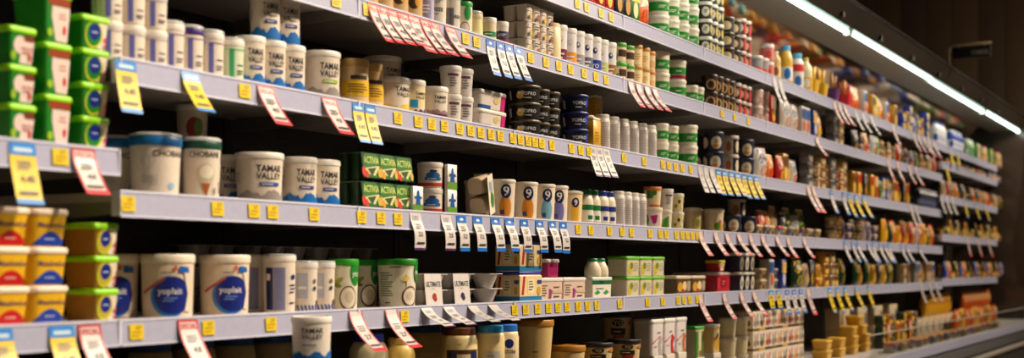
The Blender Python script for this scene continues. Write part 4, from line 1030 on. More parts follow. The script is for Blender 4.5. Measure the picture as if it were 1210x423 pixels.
for i, kx in enumerate(('swirl_plain', 'swirl_red', 'swirl_orange')):
    put('base_105', (a + i * .1425, .065, Z['D']), 'plain carton under the swirl tubs, ' + ordinal(i, 3), 'cartons under swirl tubs')
    put(kx, (a + i * .1425, .065, Z['D'] + .1055), 'white tub with %s swirl' % ('grey', 'red', 'orange')[i], 'swirl tubs')
for kx, px, lk in (('green_snack', 833, 'green-lidded snack tub on the deck'), ('gold_snack', 852, 'golden snack tub beside the green-lidded one')):
    zz = 'D' if px < 838 else 'K'
    fill('base_66', zz, px - 20, px, 'plain carton under the %s tub' % lk.split()[0], n=1, jit=0)
    if zz == 'K': fill('base_66', zz, px - 20, px, 'upper plain carton under the golden tub', n=1, jit=0, zoff=.0665)
    fill(kx, zz, px - 20, px, lk, n=1, jit=0, zoff=.0665 if zz == 'D' else .133)
# ---- second shelf, bay of the red tags
fill('brown_cup', 'T', 416, 500, 'tan cup with brown oval behind red tags', n=4, back=1)
fill('lilac_cup', 'T', 492, 510, 'lilac cup left of the greek lettered tub', n=1, back=1)
fill('greek', 'T', 502, 526, 'grey-lidded tub with black lettering, top row', n=1, back=1)
fill('greek_b', 'T', 520, 543, 'grey-lidded tub with dark panel', n=1, back=1)
fill('coco_s', 'T', 537, 556, 'small green-lidded coconut tub, top row', n=1, back=1)
fill('custard_jar', 'T', 549, 571, 'small custard jar with domed lid', n=1)
fill('green_lab', 'T', 566, 587, 'small cream tub with green label band', n=1)
fill('purple_lab', 'T', 582, 600, 'small pale tub with purple and red label', n=1)
fill('butter_tub', 'T', 560, 612, 'pale oblong tub stacked behind the small jars', n=2, m=2, y0=.13)
fill('white_four', 'T', 590, 634, 'white four-pack of flower-printed cups', n=2, m=3, jit=3)
fill('cream_bottle', 'T', 641, 660, 'cream-coloured bottle with round cap', n=1, back=2)
for kx, pa, pb, lk in (('pot_purple', 650, 668, 'white pot with purple foot'), ('pot_orange', 663, 678, 'white pot with orange foot'), ('pot_grey', 672, 688, 'white pot with grey foot'), ('pot_navy', 682, 698, 'white pot with slate foot'),
                       ('pot_blue', 692, 708, 'white pot with royal blue foot and letters'), ('pot_lime', 701, 716, 'white pot with lime foot'), ('pot_brown', 710, 726, 'white pot with brown foot')):
    fill(kx, 'T', pa, pb, lk, n=1, back=1)
fill('dessert_green', 'T', 718, 744, 'dessert cup with leaf green lid', n=2, m=2)
fill('dessert_gold', 'T', 738, 768, 'dessert cup with golden lid', n=2, m=2)
fill('dessert_orange', 'T', 760, 771, 'dessert cup with orange lid', n=1, m=2)
fill('wg_tub', 'T', 764, 792, 'white tub with green band, second shelf', n=1, m=2, back=1)
fill('wg_red', 'T', 785, 812, 'white tub with green and plum bands', n=1, m=2, back=1)
fill('wg_small', 'T', 806, 828, 'small white tub with green band', n=2, m=1, back=1)
# ---- third shelf, bay of the black pots
fill('tamar_plain', 'A', 425, 478, 'wide shaded tub behind the yellow-splash tub', n=1, m=2, y0=.2)
fill('tamar_yellow', 'A', 438, 484, 'wide white tub with yellow splash', n=1)
fill('tamar_lilac', 'A', 472, 501, 'cream tub with blue patch and violet splash', n=1, m=1, back=1)
fill('tamar_purple', 'A', 496, 528, 'white tub with purple foot band', n=1, back=1)
fill('snack_clear', 'A', 519, 549, 'small clear-lidded white cup', n=2, m=2)
square_tub('white_oblong', .2, .12, .066, (214, 202, 190), (216, 206, 194), lambda p, a, h: (p.rect(-a, -a * .2, h * .05, h * .25, (40, 84, 150)), p.ell(a * .2, h * .6, a * .2, h * .2, (206, 180, 110)), p.rect(a * .55, a * 1.05, h * .02, h * .98, (196, 30, 110))), taper=.92, name='yoghurt_tub')
fill('white_oblong', 'A', 541, 601, 'oblong white tub with magenta corner', n=1, m=2, jit=0, back=1)
fill('pro_wide', 'A', 596, 643, 'wide black pot with gold rim and white letters', n=1, m=3)
fill('pro_small', 'A', 624, 661, 'small black pot with gold rim and flower', n=2, m=3)
fill('pro_blue', 'A', 660, 699, 'dark navy pot with white letters', n=1, m=3)
fill('yellow_box', 'A', 683, 710, 'yellow box with pale lid', n=1, m=1, jit=0)
fill('yellow_box', 'A', 683, 712, 'yellow box with pale lid, in the back pile', n=1, m=2, jit=0, y0=.12)
fill('white_bottle', 'A', 702, 776, 'ribbed white bottle, third shelf', n=6, back=1)
fill('wg_tub_l', 'A', 752, 803, 'big white tub with green band, third shelf, behind', n=1, m=2, y0=.13)
fill('wg_small', 'A', 770, 802, 'little white tub with green band in front of big ones', n=2, m=2)
fill('wg_tub', 'A', 797, 826, 'white tub with green band beside the navy tubs', n=1, m=2)
fill('navy_tub', 'A', 828, 858, 'navy tub with cream oval, left stack', n=1, m=2, back=1)
fill('navy_cream', 'A', 850, 873, 'cream and navy tub between the navy stacks', n=1, m=2, back=1)
fill('navy_tub', 'A', 866, 893, 'navy tub with cream oval, right stack', n=1, m=2, back=1)
# ---- fourth shelf, middle
fill('act_red', 'B', 386, 450, 'dark green yoghurt pack with red fruit, left stack', n=1, m=2, jit=0, back=1)
fill('act_gold', 'B', 386, 469.5, 'dark green yoghurt pack with golden fruit', n=1, m=2, jit=0, back=1)
fill('act_red', 'B', 386, 488, 'dark green yoghurt pack with red fruit, right stack', n=1, m=2, jit=0)
fill('cow_card', 'B', 484, 500, 'white sleeve card with blue cow, between green packs and cups', n=1, m=1, jit=0, y0=.0)
fill('cow_cup', 'B', 490, 526, 'white cup with blue crest and red foot', n=1, m=2, back=1)
fill('cow_card', 'B', 522, 540, 'white sleeve card with blue cow, right of the cups', n=1, m=2, jit=0, y0=.0)
Xt = X_at(567, .08)
put('tray', (Xt - .02, .085, Z['B'] + .076), 'tipped tray of cream cups showing their undersides', None, rot=(0, math.radians(78), math.radians(6)))
for kx, pa, pb, lk in (('nine_orange', 577, 609, 'white tub with orange splash and dark oval, left one'), ('nine_orange', 604, 636, 'white tub with orange splash and dark oval, right one'), ('nine_blue', 627, 655, 'white tub with pale blue splash and dark oval'), ('nine_lilac', 645, 668, 'white tub with lilac splash and dark oval')):
    fill(kx, 'B', pa, pb, lk, n=1, back=1)
fill('nine_wide', 'B', 656, 688, 'wide cream tub with yellow panel and dark oval', n=1, back=1)
fill('milk_green', 'B', 681, 703, 'cream bottle with green cap and band', n=2, back=1)
fill('milk_blue', 'B', 700, 725, 'cream bottle with blue cap and band', n=2, back=1)
fill('white_bottle', 'B', 720, 764, 'ribbed white bottle, fourth shelf', n=4, back=1)
fill('snack_pink', 'B', 760, 782, 'cup with magenta wedge', n=1, y0=.01)
fill('snack_top', 'B', 760, 782, 'cup with orange lid on the magenta one', n=1, zoff=.0955)
fill('snack_green', 'B', 777, 793, 'cup with green wedge', n=1)
fill('snack_clear', 'B', 777, 795, 'grey clear cup on the green wedge cup', n=1, zoff=.0905)
fill('snack_spot', 'B', 788, 808, 'spotted cup on the fourth shelf', n=1, m=2)
fill('beige_tub', 'B', 803, 831, 'beige tub behind the joint, fourth shelf', n=1, back=2, y0=.05)
fill('fruit_tub', 'B', 829, 857, 'beige tub with fruit and cream oval', n=1, back=1)
fill('navy_tub', 'B', 852, 894, 'navy tub with cream oval, fourth shelf', n=2, back=1)
fill('navy_cream', 'B', 856, 884, 'cream and navy tub on top, fourth shelf', n=1, zoff=.0985, y0=.1)
# ---- fifth shelf, middle
fill('coco', 'C', 414, 446, 'green-lidded tub in shadow between coconut tubs', n=1, y0=.14)
fill('coco_side', 'C', 439, 498, 'wide green-lidded coconut tub with printed panel', n=1)
fill('ult_red', 'C', 492, 533, 'grey dessert pack with red berry card', n=1, jit=0)
fill('ult_violet', 'C', 524, 565, 'grey dessert pack with violet berry card', n=1, jit=0)
fill('bowls', 'C', 566, 598, 'grey dessert bowls two layers high', n=1, jit=0)
fill('ult_red', 'C', 478, 530, 'grey dessert pack in the dark behind, with card', n=1, jit=0, y0=.24, zoff=0)
fill('stripe_box', 'C', 586, 640, 'striped cream carton with blue lid', n=1, m=2, jit=0)
fill('magenta_tub', 'C', 632, 662, 'magenta dip tub on the pink-label tubs', n=1, zoff=.087, jit=0)
Xp = X_at(693, .012) - .1
put('pink_box', (Xp, .047, Z['C']), 'pale pink dip tub with brown print, right one', 'pink dip tubs')
put('pink_box', (Xp - .201, .047, Z['C']), 'pale pink dip tub with brown print, left one', 'pink dip tubs')
fill('dip_green', 'C', 682, 724, 'white dip tub with dark green label', n=1, jit=0)
fill('dip_jar', 'C', 690, 717, 'small jar with green lid on the dip tub', n=2, zoff=.0865)
fill('dip_lime', 'C', 716, 776, 'lime-lidded dip tub', n=3, m=2, jit=0, back=1)
fill('dip_dark', 'C', 776, 820, 'dark dip tub with pale lid and orange pictures', n=2, jit=0, back=1)
fill('red_tray', 'C', 815, 864, 'red tray tub on the fifth shelf', n=1, jit=0, back=1)
fill('low_red', 'C', 830, 858, 'low red tub on the red tray', n=1, zoff=.101, jit=0)
fill('navy_pot', 'C', 855, 892, 'navy dip tub with pale oval', n=3, m=2, jit=0)
# ---- top shelf
fill('pk_red', 'S', 678, 722, 'red and white pack at the left of the top shelf', n=3, jit=1)
fill('pk_dark', 'S', 712, 740, 'dark pack on the top shelf', n=2, jit=1)
fill('pk_green', 'S', 742, 756, 'green pack beside the dark packs', n=1, jit=1)
fill('bag_orange', 'S', 744, 772, 'orange bag on the top shelf left of the green-band tubs', n=1, jit=1)
fill('wg_tub', 'S', 764, 826, 'white tub with green band, top shelf', n=4, m=3)
fill('bw_cup', 'S', 822, 851, 'black cup with pale circle, top shelf', n=3, m=4)
fill('choc_cup', 'S', 845, 868, 'dark brown cup with cream circle', n=2, m=3)
fill('coffee_red', 'S', 864, 884, 'brown cup with red mark, top shelf', n=2, m=3)
fill('steel_jar', 'S', 880, 905, 'grey jar with pink lid', n=2, m=1)
fill('red_jar', 'S', 901, 911, 'red jar with domed lid', n=1, m=2)
fill('sauce_beige', 'S', 910, 922, 'tan bottle beside the yellow bottle', n=1)
fill('sauce_yellow', 'S', 919, 937, 'yellow bottle with blue cap', n=1)
fill('sauce_red', 'S', 933, 949, 'white bottle with red neck and blue cap', n=1)
fill('sauce_white', 'S', 945, 959, 'cream bottle with yellow cap', n=1)
fill('sticks_yellow', 'S', 948, 980, 'yellow snack stick pack', n=2, jit=2)
fill('sticks_purple', 'S', 974, 993, 'purple snack stick pack', n=1, jit=2)
fill('sticks_red', 'S', 988, 1008, 'red snack stick pack', n=1, jit=2)
# ---- second shelf, right
fill('coffee', 'T', 828, 862, 'brown coffee cup with cream ring', n=4, m=2)
fill('coffee_red', 'T', 858, 882, 'brown cup with red mark, second shelf', n=3, m=2)
fill('pink_cup', 'T', 880, 907, 'pink cup with pale lid', n=2, m=2)
fill('pk_red', 'T', 902, 917, 'red and white pack beside the pink cups', n=1, jit=1)
fill('bag_white', 'T', 914, 938, 'white bag with blue print, second shelf', n=2, jit=1)
fill('pk_white', 'T', 936, 955, 'white carton with red spot, second shelf', n=2, jit=1)

# long runs of packaged cheese and snacks at the far end: mixed goods, several kinds side by side
NAMES = {'bag': 'bag', 'sbag': 'little bag', 'block': 'cheese block', 'pk': 'cheese pack', 'low': 'low tub', 'cup': 'snack cup'}
SHW = {'S': 'top shelf', 'T': 'second shelf', 'A': 'third shelf', 'B': 'fourth shelf', 'C': 'fifth shelf', 'r1': 'second end shelf', 'r2': 'third end shelf', 'r3': 'fourth end shelf', 'r4': 'lowest end shelf', 'K': 'deck'}
PILE = {}
def mixrun(lev, pa, pb, pattern, y0=.012, seed=0, where=''):
    """cycle through the kinds in pattern from column pa to pb; 'key*n' piles n high; '!' leans"""
    rr = random.Random(seed + hash_str(lev + where))
    X, Xe = X_at(pa, y0 + .05), X_at(pb, y0)
    k = 0
    while True:
        it = pattern[k % len(pattern)]; k += 1
        key, n = (it.split('*') + ['1'])[:2]
        K = KIND[key]
        w = K['w'] * 1.03
        if X + w > Xe: break
        yy = y0 + K['d'] / 2 + rr.uniform(0, .03)
        soft = key.startswith(('bag', 'sbag'))
        for j in range(int(n)):
            PILE.setdefault((lev, key, where), []).append((key, (X + w / 2, yy, Z[lev] + j * K['h']), j, int(n), rr.uniform(-.12, .12) if soft else rr.uniform(-.03, .03)))
        X += w + rr.uniform(0, .012)
def flush():
    for (lev, key, where), items in PILE.items():
        kd, colr = key.split('_', 1) if '_' in key else (key, '')
        nm = '%s %s' % (colr, NAMES[kd]) if kd in NAMES else KIND[key]['name'].replace('_', ' ') + ' of ' + colr + ' colour'
        base = '%s, %s%s' % (nm, SHW[lev], ' ' + where if where else '')
        xs = sorted({round(q[1][0], 4) for q in items})
        for (k2, loc, j, n, rz) in items:
            o = ordinal(xs.index(round(loc[0], 4)), len(xs))
            put(k2, loc, ' '.join(t for t in (base + (',' if o or n > 1 else ''), layer(j, n), o) if t), base, rz)
mixrun('S', 1006, 1064, ['bag_orange', 'pk_white', 'sbag_orange', 'pk_gold', 'pk_green', 'sbag_yellow'])
mixrun('S', 1064, 1100, ['block_blue*2', 'pk_gold', 'block_blue*3', 'sbag_blue', 'pk_dark'], where='middle')
mixrun('S', 1150, 1187, ['pk_green', 'sbag_beige', 'pk_white', 'block_green*2', 'pk_red', 'pk_blue', 'sbag_gold'], where='end')
fill('milk_tall', 'S', 1098, 1118, 'white bottle with blue label, top shelf', jit=1)
fill('milk_navy', 'S', 1117, 1138, 'blue bottle with white label, top shelf', jit=1)
fill('drink_green', 'S', 1137, 1151, 'pale green bottle, top shelf', jit=1)
mixrun('T', 953, 978, ['pk_blue', 'sbag_yellow', 'pk_white', 'sbag_blue', 'pk_orange'])
mixrun('T', 978, 1006, ['block_grey*3', 'block_beige*2', 'cup_grey*2'])
mixrun('T', 1006, 1110, ['sbag_dark', 'low_purple*2', 'sbag_orange', 'cup_blue', 'sbag_white', 'sbag_green', 'low_beige*2', 'sbag_gold', 'cup_red', 'sbag_beige', 'low_dark*2', 'sbag_red'], where='far half')
mixrun('A', 893, 950, ['bag_white', 'sbag_orange', 'sbag_red', 'pk_gold', 'sbag_yellow', 'sbag_white', 'pk_orange', 'sbag_gold'])
mixrun('A', 950, 1004, ['block_grey*3', 'cup_beige*2', 'cup_orange*2', 'block_beige*3', 'cup_gold*2'])
mixrun('A', 1004, 1078, ['pk_gold', 'pk_yellow', 'sbag_gold', 'pk_dark', 'pk_yellow', 'pk_forest', 'pk_orange', 'sbag_green', 'pk_blue', 'pk_blue', 'sbag_white'], where='far half')
fill('drink_dark', 'A', 1080, 1108, 'dark drink bottle, third shelf', jit=1)
mixrun('B', 890, 960, ['sbag_red', 'sbag_orange', 'bag_beige', 'sbag_dark', 'bag_green', 'sbag_white', 'bag_green', 'sbag_forest'], y0=.1)
mixrun('B', 890, 978, ['low_beige', 'low_grey', 'low_beige', 'low_white'], where='along the front')
mixrun('B', 978, 1040, ['cup_beige*2', 'sbag_grey', 'cup_gold*2', 'sbag_purple', 'low_purple*2', 'sbag_dark'])
mixrun('B', 1040, 1110, ['bag_yellow', 'sbag_forest', 'bag_orange', 'sbag_yellow', 'bag_red', 'bag_yellow', 'bag_red', 'sbag_white', 'bag_red'], where='far half')
mixrun('C', 893, 936, ['low_beige*2', 'pk_white', 'low_grey*2', 'pk_blue', 'pk_blue', 'pk_red'])
mixrun('C', 936, 1006, ['bag_forest', 'sbag_beige', 'pk_dark', 'low_yellow', 'sbag_gold', 'block_gold*3', 'block_beige*3', 'block_gold*2'])
mixrun('C', 1006, 1062, ['bag_forest', 'sbag_gold', 'bag_forest', 'sbag_yellow', 'sbag_dark'], where='far half')
mixrun('C', 1062, 1110, ['block_beige*2', 'sbag_gold', 'pk_beige', 'pk_grey', 'pk_beige', 'pk_white'], where='far half')
mixrun('r1', 1113, 1187, ['low_yellow', 'cup_blue', 'block_white', 'low_red', 'cup_green', 'block_blue', 'cup_gold', 'low_white'])
mixrun('r2', 1112, 1187, ['sbag_beige', 'sbag_red', 'cup_dark', 'sbag_forest', 'sbag_orange', 'sbag_red', 'cup_gold', 'sbag_dark'])
mixrun('r3', 1112, 1187, ['cup_gold', 'low_green', 'cup_orange', 'sbag_gold', 'cup_green', 'cup_orange', 'low_dark', 'sbag_forest'])
mixrun('r4', 1112, 1187, ['sbag_blue', 'low_gold*2', 'sbag_orange', 'cup_green', 'low_orange', 'sbag_forest', 'cup_gold'])
# deck, right
_, XC = fill('pale_cup', 'K', 848, 884, 'pale cup stacked beside the chevron cartons', n=2, m=3)
for i, kx in enumerate(('chev_grey', 'chev_dark', 'chev_red', 'chev_grey', 'chev_orange', 'chev_dark', 'chev_red', 'chev_orange', 'chev_grey')):
    nm = ('stone', 'charcoal', 'red', 'pale stone', 'orange', 'black', 'scarlet', 'amber', 'grey')[i]
    for j in range(3):
        put(kx, (XC + .11 + i * .1015, .065, Z['K'] + .0 + j * .1068), 'cream carton with %s chevron, %s' % (nm, ('bottom', 'second up', 'third up', 'top')[j]), 'chevron cartons')
def low(key, pa, pb, look, m=1, y0=-.22, **k):
    fill(key, 'K', pa, pb, look, m=m, y0=y0, jit=1.0, **k)
low('butter', 958, 1030, 'orange butter tub on the deck', 2, y0=-.1, n=4)
fill('butter', 'K', 990, 1026, 'orange butter tub topping the butter pile', n=2, y0=-.1, jit=1, zoff=.121)
low('beige_box', 975, 1060, 'beige display box behind butter tubs', 2, y0=.06, n=4)
fill('butter', 'K', 1000, 1022, 'orange butter tub at the very top of the butter pile', n=1, y0=-.1, jit=1, zoff=.1815)
low('beige_box', 1066, 1178, 'beige display box under the bags', 1, y0=.04)
fill('bag_yellow', 'K', 1084, 1126, 'yellow bag standing on the beige boxes', y0=.05, jit=1, zoff=.141)
fill('bag_orange', 'K', 1132, 1172, 'orange bag standing on the beige boxes', y0=.05, jit=1, zoff=.141)
mixrun('K', 1036, 1090, ['block_forest*3', 'pk_red', 'block_gold*3', 'block_dark*3', 'pk_yellow', 'block_gold*2', 'pk_gold'], y0=-.12)
mixrun('K', 1128, 1182, ['bag_orange', 'bag_gold', 'bag_yellow', 'bag_orange'], y0=-.1, where='far end')
mixrun('K', 1050, 1184, ['low_white', 'low_grey', 'low_beige', 'low_white', 'low_gold'], y0=-.3, where='front edge')
flush()

# ================================================================== price tags and tickets
def tag_mesh(style, L, W, bend):
    """card strip held in the rail: leaves it and swings out from the shelf; bend = list of tilt angles along it"""
    N = 10
    pts = [(0.0, 0.0)]
    for k in range(N):
        t = (k + .5) / N * (len(bend) - 1)
        i = min(int(t), len(bend) - 2)
        a = math.radians(bend[i] + (bend[i + 1] - bend[i]) * (t - i))
        pts.append((pts[-1][0] - math.sin(a) * L / N, pts[-1][1] - math.cos(a) * L / N))
    def at(s):
        s = max(0, min(.99999, s)) * N
        i = int(s); f = s - i
        return tuple(pts[i][c] + (pts[i + 1][c] - pts[i][c]) * f for c in (0, 1))
    base = {'red': (206, 194, 188), 'yellow': (226, 190, 20), 'blue': (206, 198, 194), 'violet': (206, 198, 194), 'plain': (190, 182, 178), 'redtip': (204, 190, 184), 'yellowblue': (222, 190, 30)}[style]
    g = Geo(); t = .0006
    for k in range(N):
        (ya, za), (yb, zb) = pts[k], pts[k + 1]
        g.add([(-W / 2, ya, za), (W / 2, ya, za), (W / 2, yb, zb), (-W / 2, yb, zb), (-W / 2, ya + t, za), (W / 2, ya + t, za), (W / 2, yb + t, zb), (-W / 2, yb + t, zb)],
              [(3, 2, 1, 0), (4, 5, 6, 7), (0, 4, 7, 3), (1, 2, 6, 5), (0, 1, 5, 4), (3, 7, 6, 2)], base)
    card = g.build('card')
    def fn(u, v, l):
        y, z = at(1 - v / L)
        return (u, y - .0004 - l, z)
    p = Print(fn)
    def rect(u0, u1, v0, v1, c):
        n = max(1, int((v1 - v0) / (L / N) + .99))
        for k in range(n):
            p.rect(u0, u1, v0 + (v1 - v0) * k / n, v0 + (v1 - v0) * (k + 1) / n, c); p.lift -= .00035
        p.up()
    a = W / 2
    rd, bl = (206, 30, 44), (30, 110, 200)
    num = {'red': '4.8', 'yellow': '4.40', 'blue': '5.2', 'violet': '3.5', 'redtip': '2.7', 'yellowblue': '14.0', 'plain': '2.7'}[style]
    if style in ('red', 'redtip'):
        rect(-a, -a * .86, 0, L, rd); rect(a * .86, a, 0, L, rd); rect(-a, a, 0, L * .1, rd)
        if style == 'red': rect(-a, a, L * .97, L, rd); p.text('SPECIAL', 0, L * .88, L * .1, rd, W * .8)
    elif style in ('yellow', 'yellowblue'):
        rect(-a, a, L * .8, L, (40, 130, 210)); rect(-a, a, 0, L * .08, (40, 130, 210)); rect(-a * .7, a * .7, L * .85, L * .92, (190, 214, 230))
    elif style == 'blue':
        rect(-a, a, L * .8, L, bl); rect(-a, a, 0, L * .1, bl); p.ell(0, L * .9, a * .4, L * .04, (220, 226, 236))
    elif style == 'violet':
        rect(-a, a, 0, L * .06, (80, 40, 96)); rect(-a * .6, a * .6, L * .8, L * .93, (190, 186, 196)); p.bars(-a * .5, a * .5, L * .81, L * .92, 3, (120, 116, 126))
    p.text(num, a * .1, L * .42, L * .12, INK, W * .7)
    p.bars(-a * .6, a * .7, L * .56, L * .72, 3, (120, 116, 116)); rect(-a * .7, a * .7, L * .16, L * .21, (50, 46, 48))
    return card, p.build('printed_price')
TAGM = {}
def hang(px, lev, style, L, W, bend, label, group, dz=0.0, rz=0.0):
    key = (style, L, W, tuple(bend))
    if key not in TAGM: TAGM[key] = tag_mesh(*key[:3], bend)
    t = new_obj('price_tag', None)
    t.location = (X_at(px, -.025), -.0145, Z[lev] - .003 + dz); t.rotation_euler = (0, 0, rz)
    tag(t, label, 'price tag', group)
    LABELS.setdefault(label, []).append(t)
    new_obj('card', TAGM[key][0], t); new_obj('printed_price', TAGM[key][1], t)
def hangs(pxs, lev, style, L, W, bend, look, **k):
    for i, px in enumerate(pxs):
        o = ordinal(i, len(pxs))
        b = [v + ((i * 37) % 7 - 3) * 1.2 for v in bend] if len(pxs) > 2 else bend
        hang(px, lev, style, L, W, b, look + (', ' + o if o else ''), look, **k)
OUT = [8, 34, 38]
hangs((30,), 'E', 'yellow', .135, .07, [4, 14, 16], 'yellow price tag with blue ends, under the green tubs')
hangs((102,), 'E', 'red', .115, .068, [8, 30, 34], 'red-edged price tag under the green tubs')
hangs((2, 76), 'C', 'yellow', .13, .07, [6, 26, 28], 'yellow price tag with blue ends under the margarine')
hangs((109,), 'C', 'red', .13, .066, [8, 32, 34], 'red-edged price tag at the margarine bay edge')
hangs((152,), 'A', 'yellow', .125, .066, [4, 12, 14], 'yellow price tag below the short striped tubs')
hangs((228,), 'A', 'yellow', .115, .062, [12, 34, 38], 'yellow price tag below the tall striped tubs')
hangs((317, 392), 'A', 'red', .125, .068, [14, 36, 40], 'red-edged price tag below the blue-splash tubs')
hangs((426, 440.5), 'A', 'yellow', .12, .054, [4, 16, 20], 'yellow price tag at the third-shelf bay joint')
hangs((445, 455, 466, 478, 492, 506, 515), 'T', 'red', .138, .064, [14, 38, 42], 'red-edged price tag in the cluster under the second shelf')
hangs((535,), 'T', 'red', .125, .066, [14, 38, 42], 'lone red-edged price tag right of the red cluster')
hangs((582, 594, 604, 615), 'T', 'blue', .13, .054, [6, 20, 22], 'white price tag with blue ends under the second shelf')
hangs((225,), 'C', 'red', .135, .07, [10, 32, 36], 'red-edged price tag under the blue drop tubs')
hangs((423, 465), 'C', 'redtip', .15, .066, [14, 44, 58], 'red-edged price tag under the coconut tubs')
hangs((507, 533), 'C', 'violet', .11, .062, [30, 70, 62], 'curling white price tag under the dessert packs')
hangs((561, 585), 'C', 'plain', .11, .06, [35, 72, 66], 'grey curling price tag under the dessert bowls')
hangs((494, 530), 'B', 'violet', .12, .062, [2, 26, 2, -4], 'white price tag with violet foot under the cow cups')
hangs((548, 567, 588, 604, 622, 640, 655, 668), 'B', 'blue', .12, .06, [2, 26, 6, 0], 'white price tag with blue ends under the dark-oval tubs')
hangs((703, 711, 719), 'A', 'violet', .125, .062, [4, 24, 24], 'white price tag under the ribbed bottles')
hangs((748, 757, 767, 776), 'T', 'redtip', .125, .06, [10, 36, 40], 'red-tipped price tag under the dessert cups')
hangs((830, 836, 843), 'A', 'plain', .13, .06, [6, 24, 26], 'white price tag under the navy tubs')
hangs((851, 858, 866, 873, 881, 888, 895), 'A', 'yellowblue', .13, .07, [6, 22, 24], 'yellow price tag under the navy tubs')
hangs((830, 848, 861, 875, 889, 903, 920, 933, 952), 'B', 'redtip', .13, .062, [8, 34, 40], 'red-tipped price tag on the fourth shelf, right half')
hangs((830, 858, 878, 893), 'C', 'redtip', .14, .062, [6, 30, 36], 'red-tipped price tag on the fifth shelf, middle')
hangs((917, 924), 'S', 'plain', .15, .06, [4, 20, 24], 'white price tag under the yellow bottle')
hangs((988, 994, 1000), 'S', 'redtip', .15, .07, [6, 30, 34], 'red-tipped price tag under the snack sticks')
hangs((1013, 1021, 1031), 'S', 'plain', .15, .06, [6, 30, 34], 'white price tag under the orange bags')
hangs((1057, 1081, 1087, 1093, 1099, 1105), 'S', 'redtip', .16, .07, [6, 28, 32], 'red-tipped price tag on the top shelf, far end')
hangs((967,), 'T', 'redtip', .13, .07, [10, 34, 38], 'lone red-tipped price tag on the second shelf')
hangs((1051, 1062, 1075, 1083), 'T', 'redtip', .16, .07, [6, 24, 28], 'red-tipped price tag on the second shelf, far end')
hangs((957, 963), 'A', 'redtip', .17, .075, [8, 28, 32], 'red-tipped price tag under the beige blocks, third shelf')
hangs((984, 998), 'A', 'blue', .15, .07, [4, 20, 22], 'white price tag with blue ends under the orange cups')
hangs((1005, 1013, 1022), 'A', 'yellowblue', .16, .08, [8, 26, 30], 'yellow price tag under the golden packs')
hangs((1078, 1084), 'A', 'plain', .16, .07, [4, 20, 24], 'white price tag under the dark bottles')
hangs((1000, 1009, 1015, 1027, 1033, 1041, 1047, 1052, 1067, 1073, 1087), 'B', 'blue', .15, .065, [8, 28, 30], 'white price tag on the fourth shelf, far end')
hangs((932, 940, 948), 'C', 'blue', .14, .07, [2, 14, 18], 'white price tag with blue ends, fifth shelf')
hangs((957,), 'C', 'redtip', .16, .08, [4, 20, 24], 'wide red-edged price tag right of the chevron cartons')
hangs((913, 922), 'C', 'yellowblue', .1, .08, [2, 10, 12], 'yellow price tag above the chevron cartons')
hangs((982, 991, 1000, 1013, 1028), 'C', 'yellowblue', .16, .075, [6, 22, 24], 'yellow price tag on the fifth shelf, far end')
hangs((1090, 1100, 1107), 'C', 'plain', .16, .07, [6, 22, 26], 'white price tag on the fifth shelf, far end')
hangs((1114, 1120, 1126), 'r2', 'plain', .16, .09, [4, 20, 24], 'white price tag in the end section')
hangs((1142, 1155, 1166), 'r2', 'yellowblue', .16, .09, [4, 16, 18], 'yellow price tag in the end section')
hangs((1145, 1157, 1169), 'r3', 'redtip', .18, .09, [4, 16, 18], 'red-tipped price tag in the end section')
hangs((1125, 1133), 'S', 'yellowblue', .16, .09, [2, 10, 12], 'yellow price tag on the top shelf, far end')
hangs((1120,), 'r1', 'yellowblue', .18, .09, [2, 14, 16], 'lone yellow price tag near the step in the shelves')

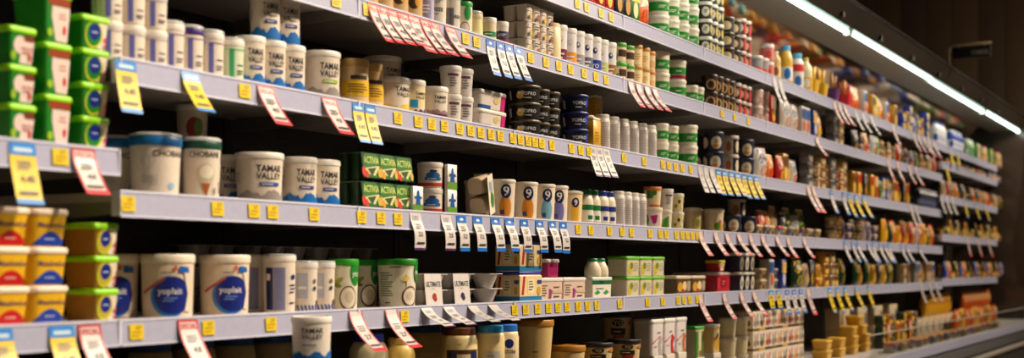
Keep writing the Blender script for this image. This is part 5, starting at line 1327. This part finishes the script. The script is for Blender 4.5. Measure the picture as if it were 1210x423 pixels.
# printed tickets slid into the rails
def ticket_mesh(c, w, h):
    g = Geo(); g.box(-w / 2, w / 2, -.0008, 0, -h / 2, h / 2, c); card = g.build('card')
    p = Print(lambda u, v, l: (u, -.0011 - l, v)); p.bars(-w * .4, w * .4, -h * .36, h * .1, 2, (190, 150, 20)); p.text('2.7', w * .12, h * .28, h * .26, (150, 110, 16), w * .5)
    return card, p.build('printed_price')
TK = {'yellow': ticket_mesh((226, 196, 40), .044, .036), 'white': ticket_mesh((206, 206, 220), .044, .036)}
def tickets(pxs, lev, look, c='yellow'):
    for i, px in enumerate(pxs):
        t = new_obj('shelf_ticket', None)
        t.location = (X_at(px, -.016), -.0172, Z[lev] - .026); t.rotation_euler = (math.radians(-3.4), 0, 0)
        o = ordinal(i, len(pxs)); lab = look + (', ' + o if o else '')
        tag(t, lab, 'shelf ticket', look); LABELS.setdefault(lab, []).append(t)
        new_obj('card', TK[c][0], t); new_obj('printed_price', TK[c][1], t)
tickets((71,), 'E', 'yellow shelf ticket under the green tubs')
tickets((289,), 'A', 'yellow shelf ticket on the third rail, left bay')
tickets((151, 257, 300, 322, 371), 'B', 'yellow shelf ticket on the fourth rail, left bay')
tickets((161, 246, 320), 'C', 'yellow shelf ticket on the fifth rail, left bay')
tickets((397, 434), 'T', 'yellow shelf ticket on the second rail near the red cluster')
tickets((550, 563), 'T', 'yellow shelf ticket on the second rail by the lone red tag')
tickets((470, 494, 510, 525, 543, 556, 568, 580, 591), 'A', 'yellow shelf ticket on the third rail, under the purple-foot tub')
tickets((427, 450, 470), 'B', 'yellow shelf ticket under the dark green packs')
tickets((478,), 'C', 'yellow shelf ticket under the wide coconut tub')
tickets((606, 615, 624, 632, 640, 652), 'A', 'yellow shelf ticket under the black pots')
tickets((675, 686, 696), 'A', 'yellow shelf ticket under the navy pots')
tickets((737, 761, 783, 790, 798, 806, 816), 'A', 'yellow shelf ticket under the green-band tubs')
tickets((627, 645, 660, 674, 690, 704, 716), 'T', 'yellow shelf ticket under the white pots')
tickets((683, 698, 720, 735, 746, 768, 780, 787, 799, 806, 812, 818, 824), 'B', 'yellow shelf ticket on the fourth rail, middle')
tickets((608, 621, 635, 648, 659, 670, 683, 694, 705), 'C', 'yellow shelf ticket on the fifth rail, under striped cartons')
tickets((732, 765, 783, 801, 808, 815, 824), 'C', 'yellow shelf ticket on the fifth rail, under lime-lidded tubs')
tickets((682, 693, 710, 722), 'S', 'yellow shelf ticket on the top rail, left end')
tickets((853, 868, 884), 'T', 'yellow shelf ticket under the coffee cups')

# ---- any label met twice without being a look-alike gets caught here while building
for lab, obs in LABELS.items():
    if len(lab.split()) > 16: print('LONG', lab)
    if len(obs) > 1 and 'behind' not in lab and 'shadow' not in lab: print('TWICE', lab, len(obs))
print('THINGS', sum(len(v) for v in LABELS.values()), 'OBJECTS', len(bpy.data.objects))
